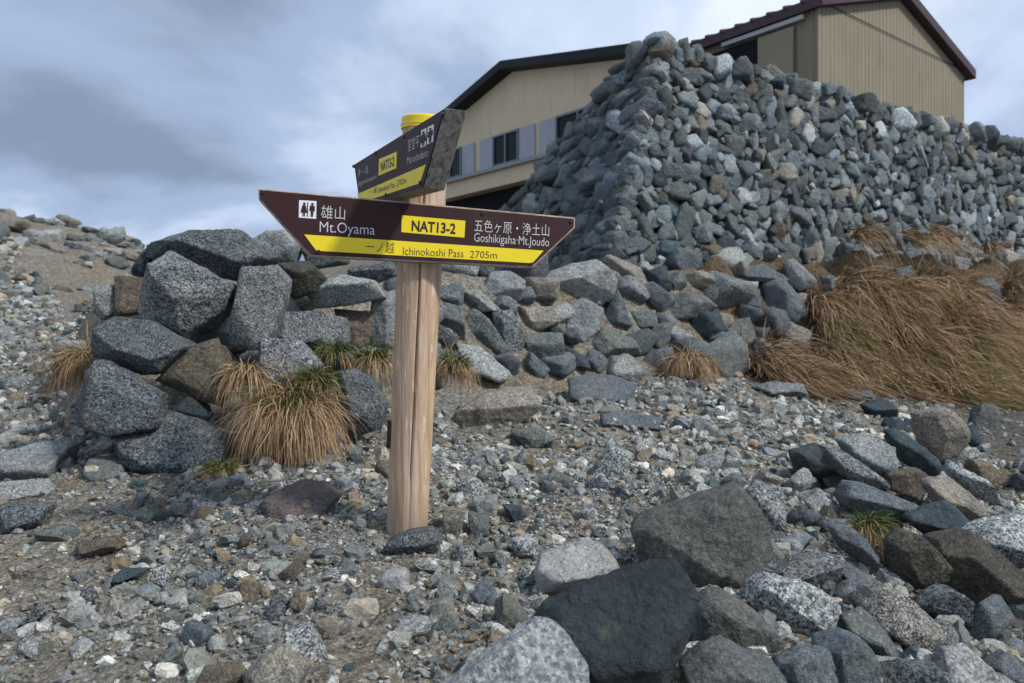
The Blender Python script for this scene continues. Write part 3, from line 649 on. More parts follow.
def text_mesh(body, bold=0.0):
    cu = bpy.data.curves.new('lettering', 'FONT'); cu.body = body; cu.size = 1.0; cu.resolution_u = 3; cu.extrude = 0.0; cu.offset = bold
    o = bpy.data.objects.new('lettering_tmp', cu); COL.objects.link(o)
    dg = bpy.context.evaluated_depsgraph_get(); me = o.evaluated_get(dg).to_mesh()
    V = np.array([v.co[:] for v in me.vertices]).reshape(-1, 3); Fs = [tuple(p.vertices) for p in me.polygons]
    o.evaluated_get(dg).to_mesh_clear(); bpy.data.objects.remove(o); bpy.data.curves.remove(cu)
    return V, Fs
class Board:
    """a sign board on the plane (O, u, v): n points at the reader; everything is placed in metres on that plane"""
    def __init__(s, name, O, u, v, label, thick, shape_px, edge_mat, bevel):
        s.O, s.u, s.v = Vector(O), u.normalized(), v.normalized(); s.n = s.u.cross(s.v); s.n.normalize()
        s.v = s.n.cross(s.u)
        s.poly = [s.uv(*p) for p in shape_px]
        m = MB(); pts = [s.P(a, b, 0) - PB for a, b in s.poly]; m.prism(pts, -s.n * thick)
        s.obj = m.build(name, edge_mat, sp, bevel); s.obj['label'] = label
    def uv(s, px, py):
        d = P3(px, py, s.O, s.n) - s.O; return d.dot(s.u), d.dot(s.v)
    def P(s, a, b, off): return s.O + s.u * a + s.v * b + s.n * off
    def plate(s, name, mat, uvs, o0, o1):
        if sum(uvs[i][0] * uvs[(i + 1) % len(uvs)][1] - uvs[(i + 1) % len(uvs)][0] * uvs[i][1] for i in range(len(uvs))) < 0: uvs = uvs[::-1]
        m = MB(); m.prism([s.P(a, b, o1) - PB for a, b in uvs], -s.n * (o1 - o0)); return m.build(name, mat, s.obj)
    def text(s, name, body, mat, lb, rb, hpx, off, cjk=False, bold=-0.007):
        V, Fs = text_mesh(body, bold); a0, b0 = s.uv(*lb); a1, b1 = s.uv(*rb); h = s.uv(lb[0], lb[1] - hpx)[1] - b0
        w0, w1 = V[:, 0].min(), V[:, 0].max(); sx = math.hypot(a1 - a0, b1 - b0) / (w1 - w0); sy = h / (0.86 if cjk else 0.73); dy = 0.07 if cjk else 0.0
        ang = math.atan2(b1 - b0, a1 - a0); m = MB(); vs = []
        for x, y, _ in V:
            X_, Y_ = (x - w0) * sx, (y + dy) * sy
            vs.append(s.P(a0 + X_ * math.cos(ang) - Y_ * math.sin(ang), b0 + X_ * math.sin(ang) + Y_ * math.cos(ang), off) - PB)
        m.add(vs, Fs); return m.build(name, mat, s.obj)
    def screw(s, px, py, off, r=0.0075):
        a, b = s.uv(px, py); c = s.P(a, b, off) - PB; m = MB(); m.tube(c - s.n * 0.004, c + s.n * 0.0035, r, r * 0.8, 14); return m.build('screw', M_screw, s.obj)
def inset(uvs, d):
    n = len(uvs); c = np.array(uvs); out = []
    a = sum(c[i][0] * c[(i + 1) % n][1] - c[(i + 1) % n][0] * c[i][1] for i in range(n)); sg = 1 if a > 0 else -1
    for i in range(n):
        p0, p1, p2 = c[i - 1], c[i], c[(i + 1) % n]; e1 = (p1 - p0) / np.linalg.norm(p1 - p0); e2 = (p2 - p1) / np.linalg.norm(p2 - p1)
        n1 = np.array([-e1[1], e1[0]]) * sg; n2 = np.array([-e2[1], e2[0]]) * sg; k = (n1 + n2) / (1 + n1 @ n2); out.append(tuple(p1 + k * d))
    return out
def figure(B, cx, cy, hpx, skirt, mat, off):
    """restroom person standing at picture point (cx, cy), hpx tall"""
    a, b = B.uv(cx, cy); a2, b2 = B.uv(cx, cy - hpx); h = b2 - b; ax, bx = B.uv(cx + hpx, cy); h_w = (ax - a)
    g = h; m = []
    w = h_w * 0.17
    body = [(-w, .80), (w, .80), (w * 1.15, .42), (w * .62, .42), (w * .5, .0), (w * .08, .0), (w * .05, .38), (-w * .05, .38), (-w * .08, .0), (-w * .5, .0), (-w * .62, .42), (-w * 1.15, .42)]
    if skirt: body = [(-w * .75, .80), (w * .75, .80), (w * 1.45, .26), (w * .55, .26), (w * .5, 0), (w * .1, 0), (w * .08, .26), (-w * .08, .26), (-w * .1, 0), (-w * .5, 0), (-w * .55, .26), (-w * 1.45, .26)]
    mb = MB(); v = [B.P(a + x, b + y * h, off) - PB for x, y in body]; mb.add(v, [tuple(range(len(v)))[::-1]])
    hd = [B.P(a + math.cos(t) * h_w * .095, b + h * .91 + math.sin(t) * h * .095, off) - PB for t in np.linspace(0, 2 * np.pi, 14, endpoint=False)]
    mb.add(hd, [tuple(range(14))]); return mb

# lower board
Oc = Vector((-0.360 - 0.03, 3.135 - 0.135, 1.69)); yaw = math.radians(12)
u1 = Vector((math.cos(yaw), math.sin(yaw), -0.047)).normalized(); n1 = Vector((math.sin(yaw), -math.cos(yaw), 0)); v1 = n1.cross(u1)
if v1.z < 0: v1 = -v1
shape = [(258.2, 188.2), (575.2, 217.6), (574.8, 228.0), (532.5, 267.8), (310.5, 256.5), (258.6, 199.5)][::-1]
B1 = Board('sign_board', Oc, u1, v1, 'lower maroon board pointing both ways', 0.042, shape, M_edge, 0.0025)
B1.plate('face_panel', M_brown, inset(B1.poly, 0.0065), 0.0015, 0.004)
B1.plate('yellow_band', M_yellow, [B1.uv(*p) for p in ((304.3, 234.6), (543.3, 250.8), (532.0, 263.3), (316.5, 250.9))], 0.0035, 0.0052)
B1.plate('code_plate', M_yellow, [B1.uv(*p) for p in ((401.8, 215.4), (465.2, 221.0), (464.2, 237.8), (401.3, 232.3))], 0.0035, 0.0054)
B1.plate('restroom_sign', M_whitebox, [B1.uv(*p) for p in ((299.2, 200.4), (316.6, 201.4), (316.2, 219.0), (298.8, 217.8))], 0.0035, 0.0052)
fm = MB()
for cx, sk in ((303.8, True), (311.9, False)):
    f_ = figure(B1, cx, 216.6 if sk else 217.1, 14.0, sk, M_brown, 0.0062); fm.add(f_.v, f_.f)
p_ = [B1.uv(*q) for q in ((307.4, 202.6), (308.3, 202.6), (308.1, 217.0), (307.2, 217.0))]; fm.add([B1.P(a, b, 0.0062) - PB for a, b in p_], [(0, 3, 2, 1)])
fm.build('pictogram', M_brown, B1.obj)
B1.text('lettering', '雄山', M_white, (320.8, 218.6), (344.8, 220.2), 12.6, 0.0056, True)
B1.text('lettering', 'Mt.Oyama', M_white, (319.6, 232.0), (374.6, 235.0), 11.2, 0.0056)
B1.text('lettering', '五色ヶ原・浄土山', M_white, (474.0, 231.6), (548.6, 236.6), 11.6, 0.0056, True)
B1.text('lettering', 'Goshikigaha·Mt.Joudo', M_white, (473.8, 241.6), (548.6, 246.6), 9.2, 0.0056)
B1.text('lettering', 'NAT13-2', M_black, (411.3, 230.8), (455.2, 234.0), 10.6, 0.0062, False, 0.030)
B1.text('lettering', '一ノ越', M_black, (365.6, 252.2), (394.0, 253.6), 10.6, 0.0060, True)
B1.text('lettering', 'Ichinokoshi Pass', M_black, (402.8, 255.0), (463.2, 257.6), 8.4, 0.0060)
B1.text('lettering', '2705m', M_black, (469.8, 257.8), (496.6, 258.8), 7.4, 0.0060)
for q in ((262.6, 192.6), (382, 204.6), (482.5, 213.4), (571, 221.6), (318.5, 251.6), (432.5, 259.3), (531, 264.2)): B1.screw(q[0], q[1], 0.006)

# upper board, seen along its length
u2 = Vector((0.45, -0.893, -0.036)).normalized(); n2 = Vector((-0.893, -0.45, 0.0)).normalized(); v2 = n2.cross(u2)
if v2.z < 0: v2 = -v2
O2 = Vector((-0.505, 3.10, 1.84))
shape2 = [(355.0, 164.0), (445.6, 107.8), (424.0, 188.3), (360.8, 206.0), (355.4, 167.5)][::-1]
B2 = Board('sign_board', O2, u2, v2, 'upper maroon board jutting towards the viewer', 0.075, shape2, M_endgrain, 0.003)
B2.plate('face_panel', M_brown, inset(B2.poly, 0.004), 0.0015, 0.005)
cr = lambda x, y: (345 + x / 6.508, 100 + y / 6.508)
B2.plate('yellow_band', M_yellow, [B2.uv(*cr(*p)) for p in ((90, 612), (537, 421), (497, 543), (104, 672))], 0.0045, 0.0062)
B2.plate('code_plate', M_yellow, [B2.uv(*cr(*p)) for p in ((232, 386), (347, 337), (344, 445), (228, 494))], 0.0045, 0.0064)
for q in (((507, 200), (540, 183), (537, 298), (503, 313)), ((549, 178), (588, 159), (584, 272), (545, 291))): B2.plate('restroom_sign', M_whitebox, [B2.uv(*cr(*p)) for p in q], 0.0045, 0.0062)
fm = MB()
for (x, y), sk in (((521, 300), True), ((566, 278), False)):
    f_ = figure(B2, *cr(x, y), 14.5, sk, M_brown, 0.0072); fm.add(f_.v, f_.f)
fm.build('pictogram', M_brown, B2.obj)
B2.text('lettering', '室堂平', M_faded, cr(420, 340), cr(496, 305), 11.5, 0.0066, True)
B2.text('lettering', 'Murododaira', M_faded, cr(415, 421), cr(553, 366), 8.0, 0.0066)
B2.text('lettering', '東一ノ越', M_faded, cr(95, 502), cr(160, 477), 7.4, 0.0066, True)
B2.text('lettering', 'Higashi-ichinokoshi', M_faded, cr(95, 563), cr(215, 512), 4.6, 0.0066)
B2.text('lettering', 'NAT13-2', M_black, cr(243, 465), cr(331, 428), 9.2, 0.0072, False, 0.028)
B2.text('lettering', '一ノ越', M_black, cr(165, 620), cr(216, 604), 5.6, 0.0070, True)
B2.text('lettering', 'Ichinokoshi Pass', M_black, cr(226, 606), cr(336, 568), 5.8, 0.0070)
B2.text('lettering', '2705m', M_black, cr(347, 565), cr(411, 541), 6.4, 0.0070)
for q in ((65, 433), (207, 346), (390, 240), (645, 91), (500, 540), (277, 616)): B2.screw(*cr(*q), 0.007)
# ------------------------------------------------------------------ boulders one can tell apart: (outline in the photograph, tint, half depth / width, corner sharpness, mode, label, facets)
# mode: 'b' stands on the ground under its lowest point, 'c' leans on the rubble bank at its middle, number = distance in metres
BOULDERS = [
 # the end of the rubble wall, beside the path
 (((155,247),(197,233),(242,231),(264,258),(237,284),(197,272),(153,262)),'DG',.45,20,4.95,'dark speckled granite block crowning the end of the rubble wall',[(.3,.5,.7),(-.5,-.3,.8)]),
 (((172,252),(236,286),(225,310),(192,334),(150,322),(136,312),(140,296)),'G',.50,30,4.50,'big light speckled granite cube tilted on its corner near the wall end',[(.34,.10,.62),(-1.3,-.1,.72),(.2,1.5,.9)]),
 (((242,270),(277,266),(291,282),(288,303),(270,349),(235,349),(235,299)),'G',.55,16,4.55,'tall upright speckled granite block beside the tilted cube',None),
 (((119,317),(151,322),(191,347),(169,370),(147,375),(97,356),(105,327)),'DG',.55,16,4.35,'rounded dark granite boulder directly below the tilted cube',[(.1,.6,.7),(-.6,-.2,.7)]),
 (((218,338),(232,384),(219,406),(160,380),(193,349)),'T',.40,18,4.35,'tan lichen flecked triangular boulder under the upright granite block',[(.1,.1,.6)]),
 (((99,357),(163,394),(163,426),(120,433),(79,420)),'DG',.55,28,4.15,'dark speckled wedge of granite with flat face at the foot of the wall end',[(.15,.12,.6),(-1,.2,.8)]),
 (((262,338),(299,340),(321,366),(306,377),(256,384)),'G',.5,18,4.45,'pale speckled block sitting on top of the largest straw tuft',[(.1,.3,.6)]),
 (((97,285),(114,285),(118,313),(104,320),(96,312)),'L',.5,14,4.75,'small upright whitish stone at the path side of the wall end',None),
 (((117,276),(144,278),(141,312),(121,316)),'T',.5,14,4.75,'small tan stone squeezed between the whitish stone and tilted cube',None),
 (((132,274),(149,246),(158,268),(147,282)),'D',.5,18,4.95,'small dark stone poking out behind the tilted cube towards the path',None),
 (((253,242),(268,232),(287,231),(300,244),(293,262),(267,266)),'L',.5,16,5.3,'pale rounded boulder under the lower tip of the sign board',None),
 (((277,264),(309,261),(325,278),(316,292),(294,299)),'B',.5,22,4.9,'rusty brown block with tan top near the sign board tip',[(.2,-.5,.6),(.1,1.2,.7)]),
 (((282,313),(316,312),(345,318),(346,344),(318,350),(281,338)),'G',.5,20,4.75,'craggy grey granite block behind the green top of the largest tuft',[(.1,.4,.6)]),
 (((309,286),(345,275),(374,281),(384,297),(352,304),(312,309)),'L',.45,20,5.0,'long flat capping slab behind the signpost with shadowed underside',[(0,1.2,.7),(0,-.5,.7)]),
 (((172,408),(190,394),(212,416),(200,426),(170,426)),'D',.6,20,4.3,'small dark blue wedge sunk between dark granite and tan boulder',[(.3,.5,.6)]),
 (((122,434),(150,418),(166,411),(199,422),(230,446),(228,464),(199,474),(140,464)),'DG',.6,15,'b','low dark granite slab lying in front of the wall end',[(-.05,1.3,.55),(.1,-.4,.8)]),
 (((340,371),(353,369),(368,378),(386,404),(378,430),(350,437),(334,420)),'DG',.5,16,4.45,'smooth grey boulder between the largest tuft and the signpost',[(.3,.5,.6)]),
 (((190,335),(225,332),(224,350),(195,353)),'S',.6,14,4.75,'small grey chock stone under the tilted cube',None),
 (((300,243),(345,240),(349,264),(312,270)),'N',.5,16,5.4,'dull green grey stone half hidden by the sign board',None),
 (((352,268),(392,262),(398,275),(370,285),(348,280)),'DG',.5,18,5.3,'dark slab showing directly under the sign board beside the post',None),
 (((374,294),(398,290),(398,350),(372,346),(366,330)),'L',.4,15,5.15,'pale leaning slab immediately behind the signpost',None),
 (((335,309),(372,312),(370,345),(344,352)),'T',.5,14,5.1,'brownish grey stone above the green grass behind the signpost',None),
 # slabs beside the path
 (((0,453),(36,443),(64,441),(70,447),(62,477),(25,481),(0,483)),'L',.6,24,'b','pale flat topped slab at the path edge, uppermost of three',[(.1,1.8,.6)]),
 (((0,482),(46,479),(55,500),(40,504),(0,503)),'L',.6,22,'b','thin pale slab, middle of three at the path edge',[(.1,1.8,.6)]),
 (((0,505),(46,507),(42,524),(12,539),(0,535)),'DG',.6,20,'b','dark grey slab, lowest of three at the path edge',[(.1,1.0,.6)]),
 # rubble bank below the high wall
 (((529,286),(550,272),(572,264),(597,260),(615,281),(614,301),(579,304),(533,304)),'L',.5,14,'c','largest pale rounded boulder in the rubble bank under the sign',None),
 (((566,307),(582,298),(603,309),(599,330),(582,344),(564,336)),'L',.6,15,'c','pale square block just under the largest pale rounded boulder',None),
 (((604,327),(633,339),(641,352),(618,360),(601,365),(588,344)),'N',.55,17,'c','olive grey triangular block at the foot of the bank',None),
 (((608,254),(640,268),(648,294),(622,284),(600,262)),'K',.55,26,'c','angular wedge with pale lit top beside the high wall corner',[(.5,.6,.6),(-.9,-.5,.5)]),
 (((616,289),(633,326),(608,326),(602,318)),'S',.6,24,'c','blue grey pointed stone leaning at the largest pale boulder',None),
 (((492,272),(510,272),(525,282),(521,300),(492,304),(483,289)),'L',.6,16,'c','pale many faced stone below the tip of the sign board',None),
 (((517,307),(553,307),(560,322),(542,330),(524,330)),'K',.5,18,'c','cream and grey stone under the left flank of the pale boulder'.replace('left ',''),None),
 (((525,333),(562,333),(565,359),(550,368),(525,359)),'N',.55,14,'c','rough grey block with rusty cracks in the lowest course',None),
 (((459,294),(480,291),(502,311),(478,312)),'L',.6,14,'c','small pale stone close behind the post at board height',None),
 (((464,320),(475,308),(490,320),(509,349),(501,356),(470,336)),'G',.5,16,'c','long grey stone slanting down the bank behind the signpost',None),
 (((492,313),(512,311),(526,336),(518,371),(500,352)),'G',.5,16,'c','tall grey stone standing between two slanting slabs',None),
 (((456,344),(479,346),(512,374),(500,382),(468,370)),'L',.5,18,'c','flat pale slab sliding off the foot of the bank',[(.3,.9,.6)]),
 (((440,302),(464,307),(466,342),(440,335)),'N',.5,15,'c','greenish slab immediately beside the post shaft',None),
 (((636,362),(655,350),(672,347),(675,375),(638,375)),'S',.5,20,'c','blue grey upright stone beside the small straw tuft',None),
 (((646,271),(666,265),(671,291),(650,295)),'D',.6,20,'c','dark cube shaped stone below the high wall corner',None),
 (((659,298),(680,293),(700,295),(714,307),(695,318),(662,320)),'N',.5,18,'c','broad mottled block above the blue black streaked block',None),
 (((690,313),(717,309),(725,330),(704,345),(688,330)),'D',.7,16,'c','blue black streaked block above the small straw tuft',None),
 (((664,326),(674,325),(696,339),(669,342)),'L',.6,26,'c','small wedge with pale top beside the streaked block',[(.2,1.0,.5)]),
 (((725,322),(749,317),(758,346),(738,352),(720,336)),'N',.6,16,'c','grey block wrapped by dry grass at the bank foot',None),
 (((730,281),(757,282),(754,291),(732,291)),'L',.6,14,'c','flat light stone lying level high in the bank',None),
 (((734,292),(758,290),(759,308),(736,309)),'S',.6,16,'c','blue grey square stone under the flat light stone',None),
 (((737,268),(762,264),(787,281),(770,286),(741,277)),'S',.5,22,'c','long blue grey slab on top of the bank',None),
 (((678,276),(700,271),(714,278),(722,290),(700,290),(680,288)),'K',.5,14,'c','pair shaped buff stone on the upper bank',None),
 (((628,312),(655,310),(657,327),(630,328)),'N',.6,15,'c','squat olive grey stone in the middle of the bank',None),
 (((562,343),(588,358),(589,368),(563,366)),'D',.6,18,'c','dark shaded stone at the very foot of the bank',None),
 (((762,284),(780,278),(800,302),(792,322),(766,318)),'S',.6,18,'c','blue angular block where stones give way to dry grass',None),
 (((768,256),(795,252),(799,274),(778,280)),'K',.6,16,'c','buff block with pale vein on top of the bank',None),
 (((795,250),(818,249),(822,276),(806,280)),'G',.6,14,'c','grey upright block at the top edge of the grass',None),
 (((864,252),(892,249),(910,257),(908,268),(870,266)),'L',.5,16,'c','light stone on the crest of the dry grass bank',None),
 (((891,270),(908,266),(913,281),(895,284)),'S',.6,16,'c','small blue grey stone set in the grass crest',None),
 (((905,302),(925,294),(936,324),(922,323),(912,316)),'S',.6,20,'c','blue grey stone sticking out halfway down the grass',None),
 (((820,276),(832,276),(835,298),(824,298)),'S',.6,16,'c','narrow blue stone half buried in the grass',None),
 (((972,279),(992,278),(998,310),(984,312),(974,296)),'S',.6,18,'c','grey blue block beyond the grass hump',None),
 # loose stones on the gravel terrace
 (((569,379),(592,375),(614,376),(634,384),(631,402),(600,404),(569,401)),'S',.6,26,'b','flat topped blue grey block standing alone before the bank',[(.1,1.6,.5)]),
 (((601,414),(620,411),(662,418),(646,434),(601,428)),'S',.6,22,'b','low blue grey slab nearer than the flat topped block',[(.1,2.0,.5)]),
 (((456,412),(482,395),(505,388),(530,388),(543,407),(517,427),(498,434),(456,433)),'K',.5,20,'b','brown boulder with pinkish top on the gravel behind the post',[(.3,1.3,.55),(-.3,-.2,.7)]),
 (((590,478),(598,458),(610,446),(633,454),(625,476),(603,484)),'P',.5,14,'b','pale speckled boulder alone in the middle of the gravel terrace',None),
 (((381,553),(390,541),(408,533),(430,529),(443,543),(439,557),(401,562)),'DG',.6,14,'b','dark rounded stone touching the foot of the post',[(0,.9,.55)]),
 (((511,541),(524,537),(538,540),(538,555),(517,559)),'P',.7,13,'b','pale speckled cobble between the post and the big slabs',None),
 (((473,500),(497,497),(498,517),(480,519)),'W',.7,18,'b','whitish cobble beside the post foot',None),
 (((443,508),(466,510),(458,541),(445,538)),'K',.6,15,'b','brown grey upright stone just beside the post foot',None),
 (((468,513),(489,520),(489,536),(470,533)),'N',.7,16,'b','grey green cobble behind the whitish cobble',None),
 (((502,505),(522,507),(523,519),(512,522)),'D',.7,18,'b','small dark cube shaped cobble among pale gravel',None),
 (((455,480),(474,476),(484,486),(482,499),(460,499)),'P',.7,12,'b','rounded speckled cobble up behind the whitish cobble',None),
 (((512,432),(540,428),(555,438),(528,450)),'N',.7,16,'b','dull greenish stone before the brown boulder',None),
 (((261,503),(278,492),(298,483),(322,486),(341,495),(323,520),(265,523)),(.20,.15,.14,.4),.6,16,'b','low purplish brown slab half sunk in the gravel',[(0,1.8,.5)]),
 (((323,575),(348,562),(367,574),(356,583),(330,584)),'P',.7,15,'b','pale granite cobble out on the sandy gravel',None),
 (((276,575),(298,560),(301,578),(286,588)),'T',.7,17,'b','tan pointed cobble beside the sandy patch',None),
 (((284,633),(306,627),(327,664),(309,676),(296,662)),'P',.5,20,'b','whitish elongated stone at the near gravel edge',[(0,1.2,.6)]),
 (((243,674),(256,662),(278,650),(306,670),(298,692),(249,694)),'K',.6,15,2.10,'pinkish brown boulder rising at the near gravel edge',[(0,1.2,.6)]),
 (((196,690),(204,668),(232,663),(244,674),(240,694)),'T',.6,15,2.12,'tan stone beside the pinkish brown boulder',None),
 (((112,578),(124,568),(153,568),(118,581)),'D',.7,20,'b','thin dark flake lying on the sandy gravel',[(0,2,.5)]),
 (((162,511),(187,504),(188,518),(168,520)),'N',.7,16,'b','grey stone in front of the low dark slab',None),
 (((77,544),(112,537),(120,549),(92,558)),'T',.6,14,'b','tan flat stone on the path gravel',[(0,1.6,.5)]),
 (((41,531),(60,525),(75,528),(74,545),(47,545)),'N',.7,14,'b','dull rounded stone near the path slabs',None),
 (((20,625),(41,603),(47,611),(30,627)),'G',.7,16,'b','grey tilted stone on the near path edge',None),
 (((85,459),(124,462),(130,479),(95,482)),'N',.6,14,'b','dark greenish stone before the flat faced wedge',[(0,1.6,.5)]),
 (((213,634),(226,628),(237,636),(216,642)),'D',.8,16,'b','small dark stone on bare sandy gravel',None),
 (((156,575),(168,562),(167,577),(172,588),(158,585)),'P',.8,15,'b','small pale twin stone on the sandy gravel',None),
 (((186,510),(200,503),(217,504),(216,511),(195,515)),'P',.8,15,'b','flat white stone lying in front of the dark slab',None),
 # big slabs and boulders of the near slope
 (((634,532),(655,517),(680,508),(742,489),(768,524),(770,562),(728,586),(690,592),(648,578)),(.155,.148,.128,.4),.6,26,'b','large brown grey boulder with flat lichen stained top at the terrace rim',[(-.25,1.5,.62),(.75,.15,.62),(-.6,-.1,.62)]),
 (((535,618),(545,602),(600,578),(646,561),(680,566),(698,596),(680,650),(655,690),(600,700),(556,650)),(.038,.054,.062,.05),.42,34,1.95,'huge dark slate slab with a smooth blue black top',[(.18,.85,.50)]),
 (((536,572),(541,555),(567,546),(600,547),(618,565),(602,586),(560,596),(540,592)),'W',.6,26,'b','white topped block behind the dark slate slab',[(0,1.6,.5)]),
 (((430,700),(455,676),(497,648),(528,624),(548,626),(568,640),(587,668),(584,720),(450,730)),'L',.45,22,1.78,'big pale lichened granite boulder before the slate slab',[(.5,.9,.6),(-.5,.8,.6)]),
 (((750,603),(757,586),(769,577),(800,582),(826,594),(840,607),(840,624),(805,636),(775,628)),'P',.6,14,2.62,'brightest white speckled boulder on the near slope',None),
 (((697,609),(710,597),(724,593),(755,612),(779,636),(779,657),(736,648),(701,634)),(.20,.195,.17,.5),.6,13,2.42,'rounded grey boulder between slate slab and white boulder',None),
 (((680,660),(700,645),(724,644),(777,668),(780,700),(690,706)),(.19,.20,.19,.4),.6,14,2.15,'layered grey boulder at the near end of the slate slab',None),
 (((763,573),(790,560),(818,553),(843,557),(838,578),(817,590),(775,580)),'G',.6,18,2.9,'flat speckled block behind the brightest white boulder',[(0,1.4,.5)]),
 (((858,603),(870,592),(886,587),(916,603),(940,630),(940,650),(914,650),(866,618)),(.36,.32,.29,.95),.55,13,2.75,'pinkish speckled oval boulder on the near slope',None),
 (((840,616),(862,607),(884,630),(896,650),(886,656),(848,637)),'N',.6,22,2.62,'flat grey slab wedged under the pinkish oval boulder',[(0,1.2,.6)]),
 (((822,650),(846,634),(866,644),(881,674),(872,700),(826,700)),'S',.6,16,2.35,'blue grey boulder below the wedged flat slab',None),
 (((776,662),(800,650),(827,650),(834,700),(778,706)),'S',.6,18,2.25,'blue grey block beside the layered grey boulder',None),
 (((926,565),(936,540),(970,532),(1000,552),(1030,585),(1036,608),(980,612),(940,590)),'B',.55,18,3.25,'big brown shaded boulder at the outer end of the slope',[(-.5,-.3,.6),(.7,1.1,.55)]),
 (((962,536),(985,522),(1030,512),(1075,540),(1080,590),(1030,584),(1000,566)),'P',.6,20,3.45,'sunlit granite slab behind the big brown shaded boulder',[(.2,1.2,.5)]),
 (((885,540),(900,531),(914,532),(946,566),(938,586),(905,592),(886,572)),'B',.6,15,3.2,'brown rounded boulder beside the small green tuft',None),
 (((844,496),(852,484),(873,487),(914,504),(897,529),(870,518),(846,508)),'S',.6,22,3.75,'long greenish block overhanging a dark gap',[(0,1.3,.55),(-.3,-.6,.6)]),
 (((793,453),(817,444),(846,456),(849,473),(826,490),(800,476)),(.075,.095,.10,.1),.6,28,'b','dark teal angular block at the terrace rim',[(.3,1.4,.5),(-.4,-.1,.7)]),
 (((842,442),(866,433),(890,446),(884,479),(862,468)),'L',.6,16,4.35,'pale buff boulder upslope of the dark teal block',[(0,1.0,.5)]),
 (((825,447),(846,452),(884,484),(872,490),(846,477)),'G',.5,20,4.15,'pale sloping flake resting on the dark teal block',[(0,1.3,.5)]),
 (((882,472),(916,468),(926,483),(912,498),(884,488)),'T',.6,18,4.25,'rusty tan block in the middle of the boulder slope',None),
 (((913,414),(926,410),(945,408),(962,424),(964,440),(955,455),(937,461),(920,438)),(.40,.335,.28,.6),.5,15,5.1,'biggest pinkish buff boulder high on the boulder slope',None),
 (((886,432),(900,428),(934,460),(930,476),(905,462)),'D',.5,18,4.7,'dark blue slab leaning below the pinkish buff boulder',[(.2,1.2,.5)]),
 (((945,461),(964,457),(980,478),(1030,508),(1030,520),(985,500),(952,478)),'P',.4,22,4.2,'long white speckled slab pointing down the slope',[(.2,1.4,.5)]),
 (((968,459),(982,460),(1001,476),(992,489),(975,480)),'T',.6,15,4.6,'tan stone above the long white slab',None),
 (((924,482),(953,478),(980,506),(972,522),(944,512)),'K',.55,18,3.95,'buff topped block alongside the long white slab',[(.2,1.2,.5)]),
 (((902,517),(925,505),(946,500),(966,522),(936,540)),'D',.6,22,3.6,'dark faceted block above the brown rounded boulder',None),
 (((911,600),(930,588),(948,586),(968,600),(971,626),(940,622)),'DG',.6,16,3.0,'dark speckled block under the big brown shaded boulder',None),
 (((803,500),(825,495),(838,518),(818,522)),'L',.6,16,'b','light block in the gravel beside the small green tuft',None),
 (((829,528),(845,524),(864,538),(878,560),(866,566),(842,548)),'S',.5,18,3.2,'dark flaky slab under the small green tuft',None),
 (((836,567),(852,566),(879,582),(876,594),(850,586)),'S',.6,18,2.95,'narrow grey slab above the pinkish oval boulder',[(0,1.3,.5)]),
 (((722,466),(750,466),(775,475),(782,458),(784,478),(770,497),(752,484)),'K',.5,24,'b','broken buff slab lying along the terrace rim',[(0,1.6,.5)]),
 (((755,388),(775,381),(800,384),(806,396),(780,400)),'G',.6,16,'b','grey flat stone at the foot of the dry grass',[(0,1.6,.5)]),
 (((838,391),(848,388),(870,391),(871,402),(842,401)),'S',.6,22,'b','blue grey brick shaped stone against the dry grass',[(0,1.6,.5)]),
 (((862,405),(890,400),(898,416),(872,420)),'D',.6,18,'b','dark stone with pale top at the upper rim of the slope',[(0,1.6,.5)]),
 (((938,690),(950,655),(975,650),(1010,690),(1000,720),(950,720)),'L',.5,18,2.45,'pale lit slab at the near outer corner of the slope',[(.2,1.2,.5)]),
 (((985,665),(1005,652),(1040,672),(1036,700),(1000,690)),'S',.6,18,2.6,'blue grey stone at the outermost corner of the slope',None),
 (((880,684),(905,664),(940,668),(950,700),(890,712)),'DG',.6,15,2.25,'dark speckled boulder at the near foot of the slope',None),
]
px_slope = lambda cx: cx > 430
def add_poly_boulder(i, poly, tint, depth, p, mode, label, fac, level=4):
    P = np.array(poly, float); cx, cy = P.mean(0); y1 = P[:, 1].max()
    if mode == 'b': Y = ray_ground(cx, y1 - 1.0) or 6.0
    elif mode == 'c': Y = ray_ground(cx, cy) or 9.0
    else: Y = mode
    w = (P[:, 0].max() - P[:, 0].min()) / F * Y; h = (P[:, 1].max() - P[:, 1].min()) / F * Y
    dep = depth * max(w, h) * 0.85
    if mode == 'b': Y += dep * 0.75
    if not isinstance(mode, str):
        Yg = ray_ground(cx, min(y1, 705) - 2.0)
        if Yg and px_slope(cx) and Yg + 0.35 * dep < Y: print('moved', label[:30], round(Y, 2), round(Yg + .35 * dep, 2)); Y = Yg + 0.35 * dep
    if mode == 'c': Y -= dep * 0.12 + (0.24 if 'grass' in label and cx > 800 else 0)
    Q = np.c_[(P[:, 0] - 512) / F * Y, (341.5 - P[:, 1]) / F * Y]
    V, Fc, c = poly_rock(Q, dep, 100 + i * 7, level, p, fac, 0.85)
    r = np.random.default_rng(i); o = np_mesh('boulder', V, Fc, M_rock, None, tint_arr(tint, len(V), r, 0.05), True, (c[0], Y, c[1] + CAM_Z))
    tag(o, label, 'boulder'); return o, (c[0], Y, c[1] + CAM_Z, max(w, h) / 2, dep)
placed = []                                                     # (x, y, z, radius, half depth, landmark name or None)
for i, b in enumerate(BOULDERS):
    big = (np.ptp(np.array(b[0])[:, 0]) > 85)
    o, inf = add_poly_boulder(i, *b, level=5 if big else 4); placed.append(inf + (b[5],))
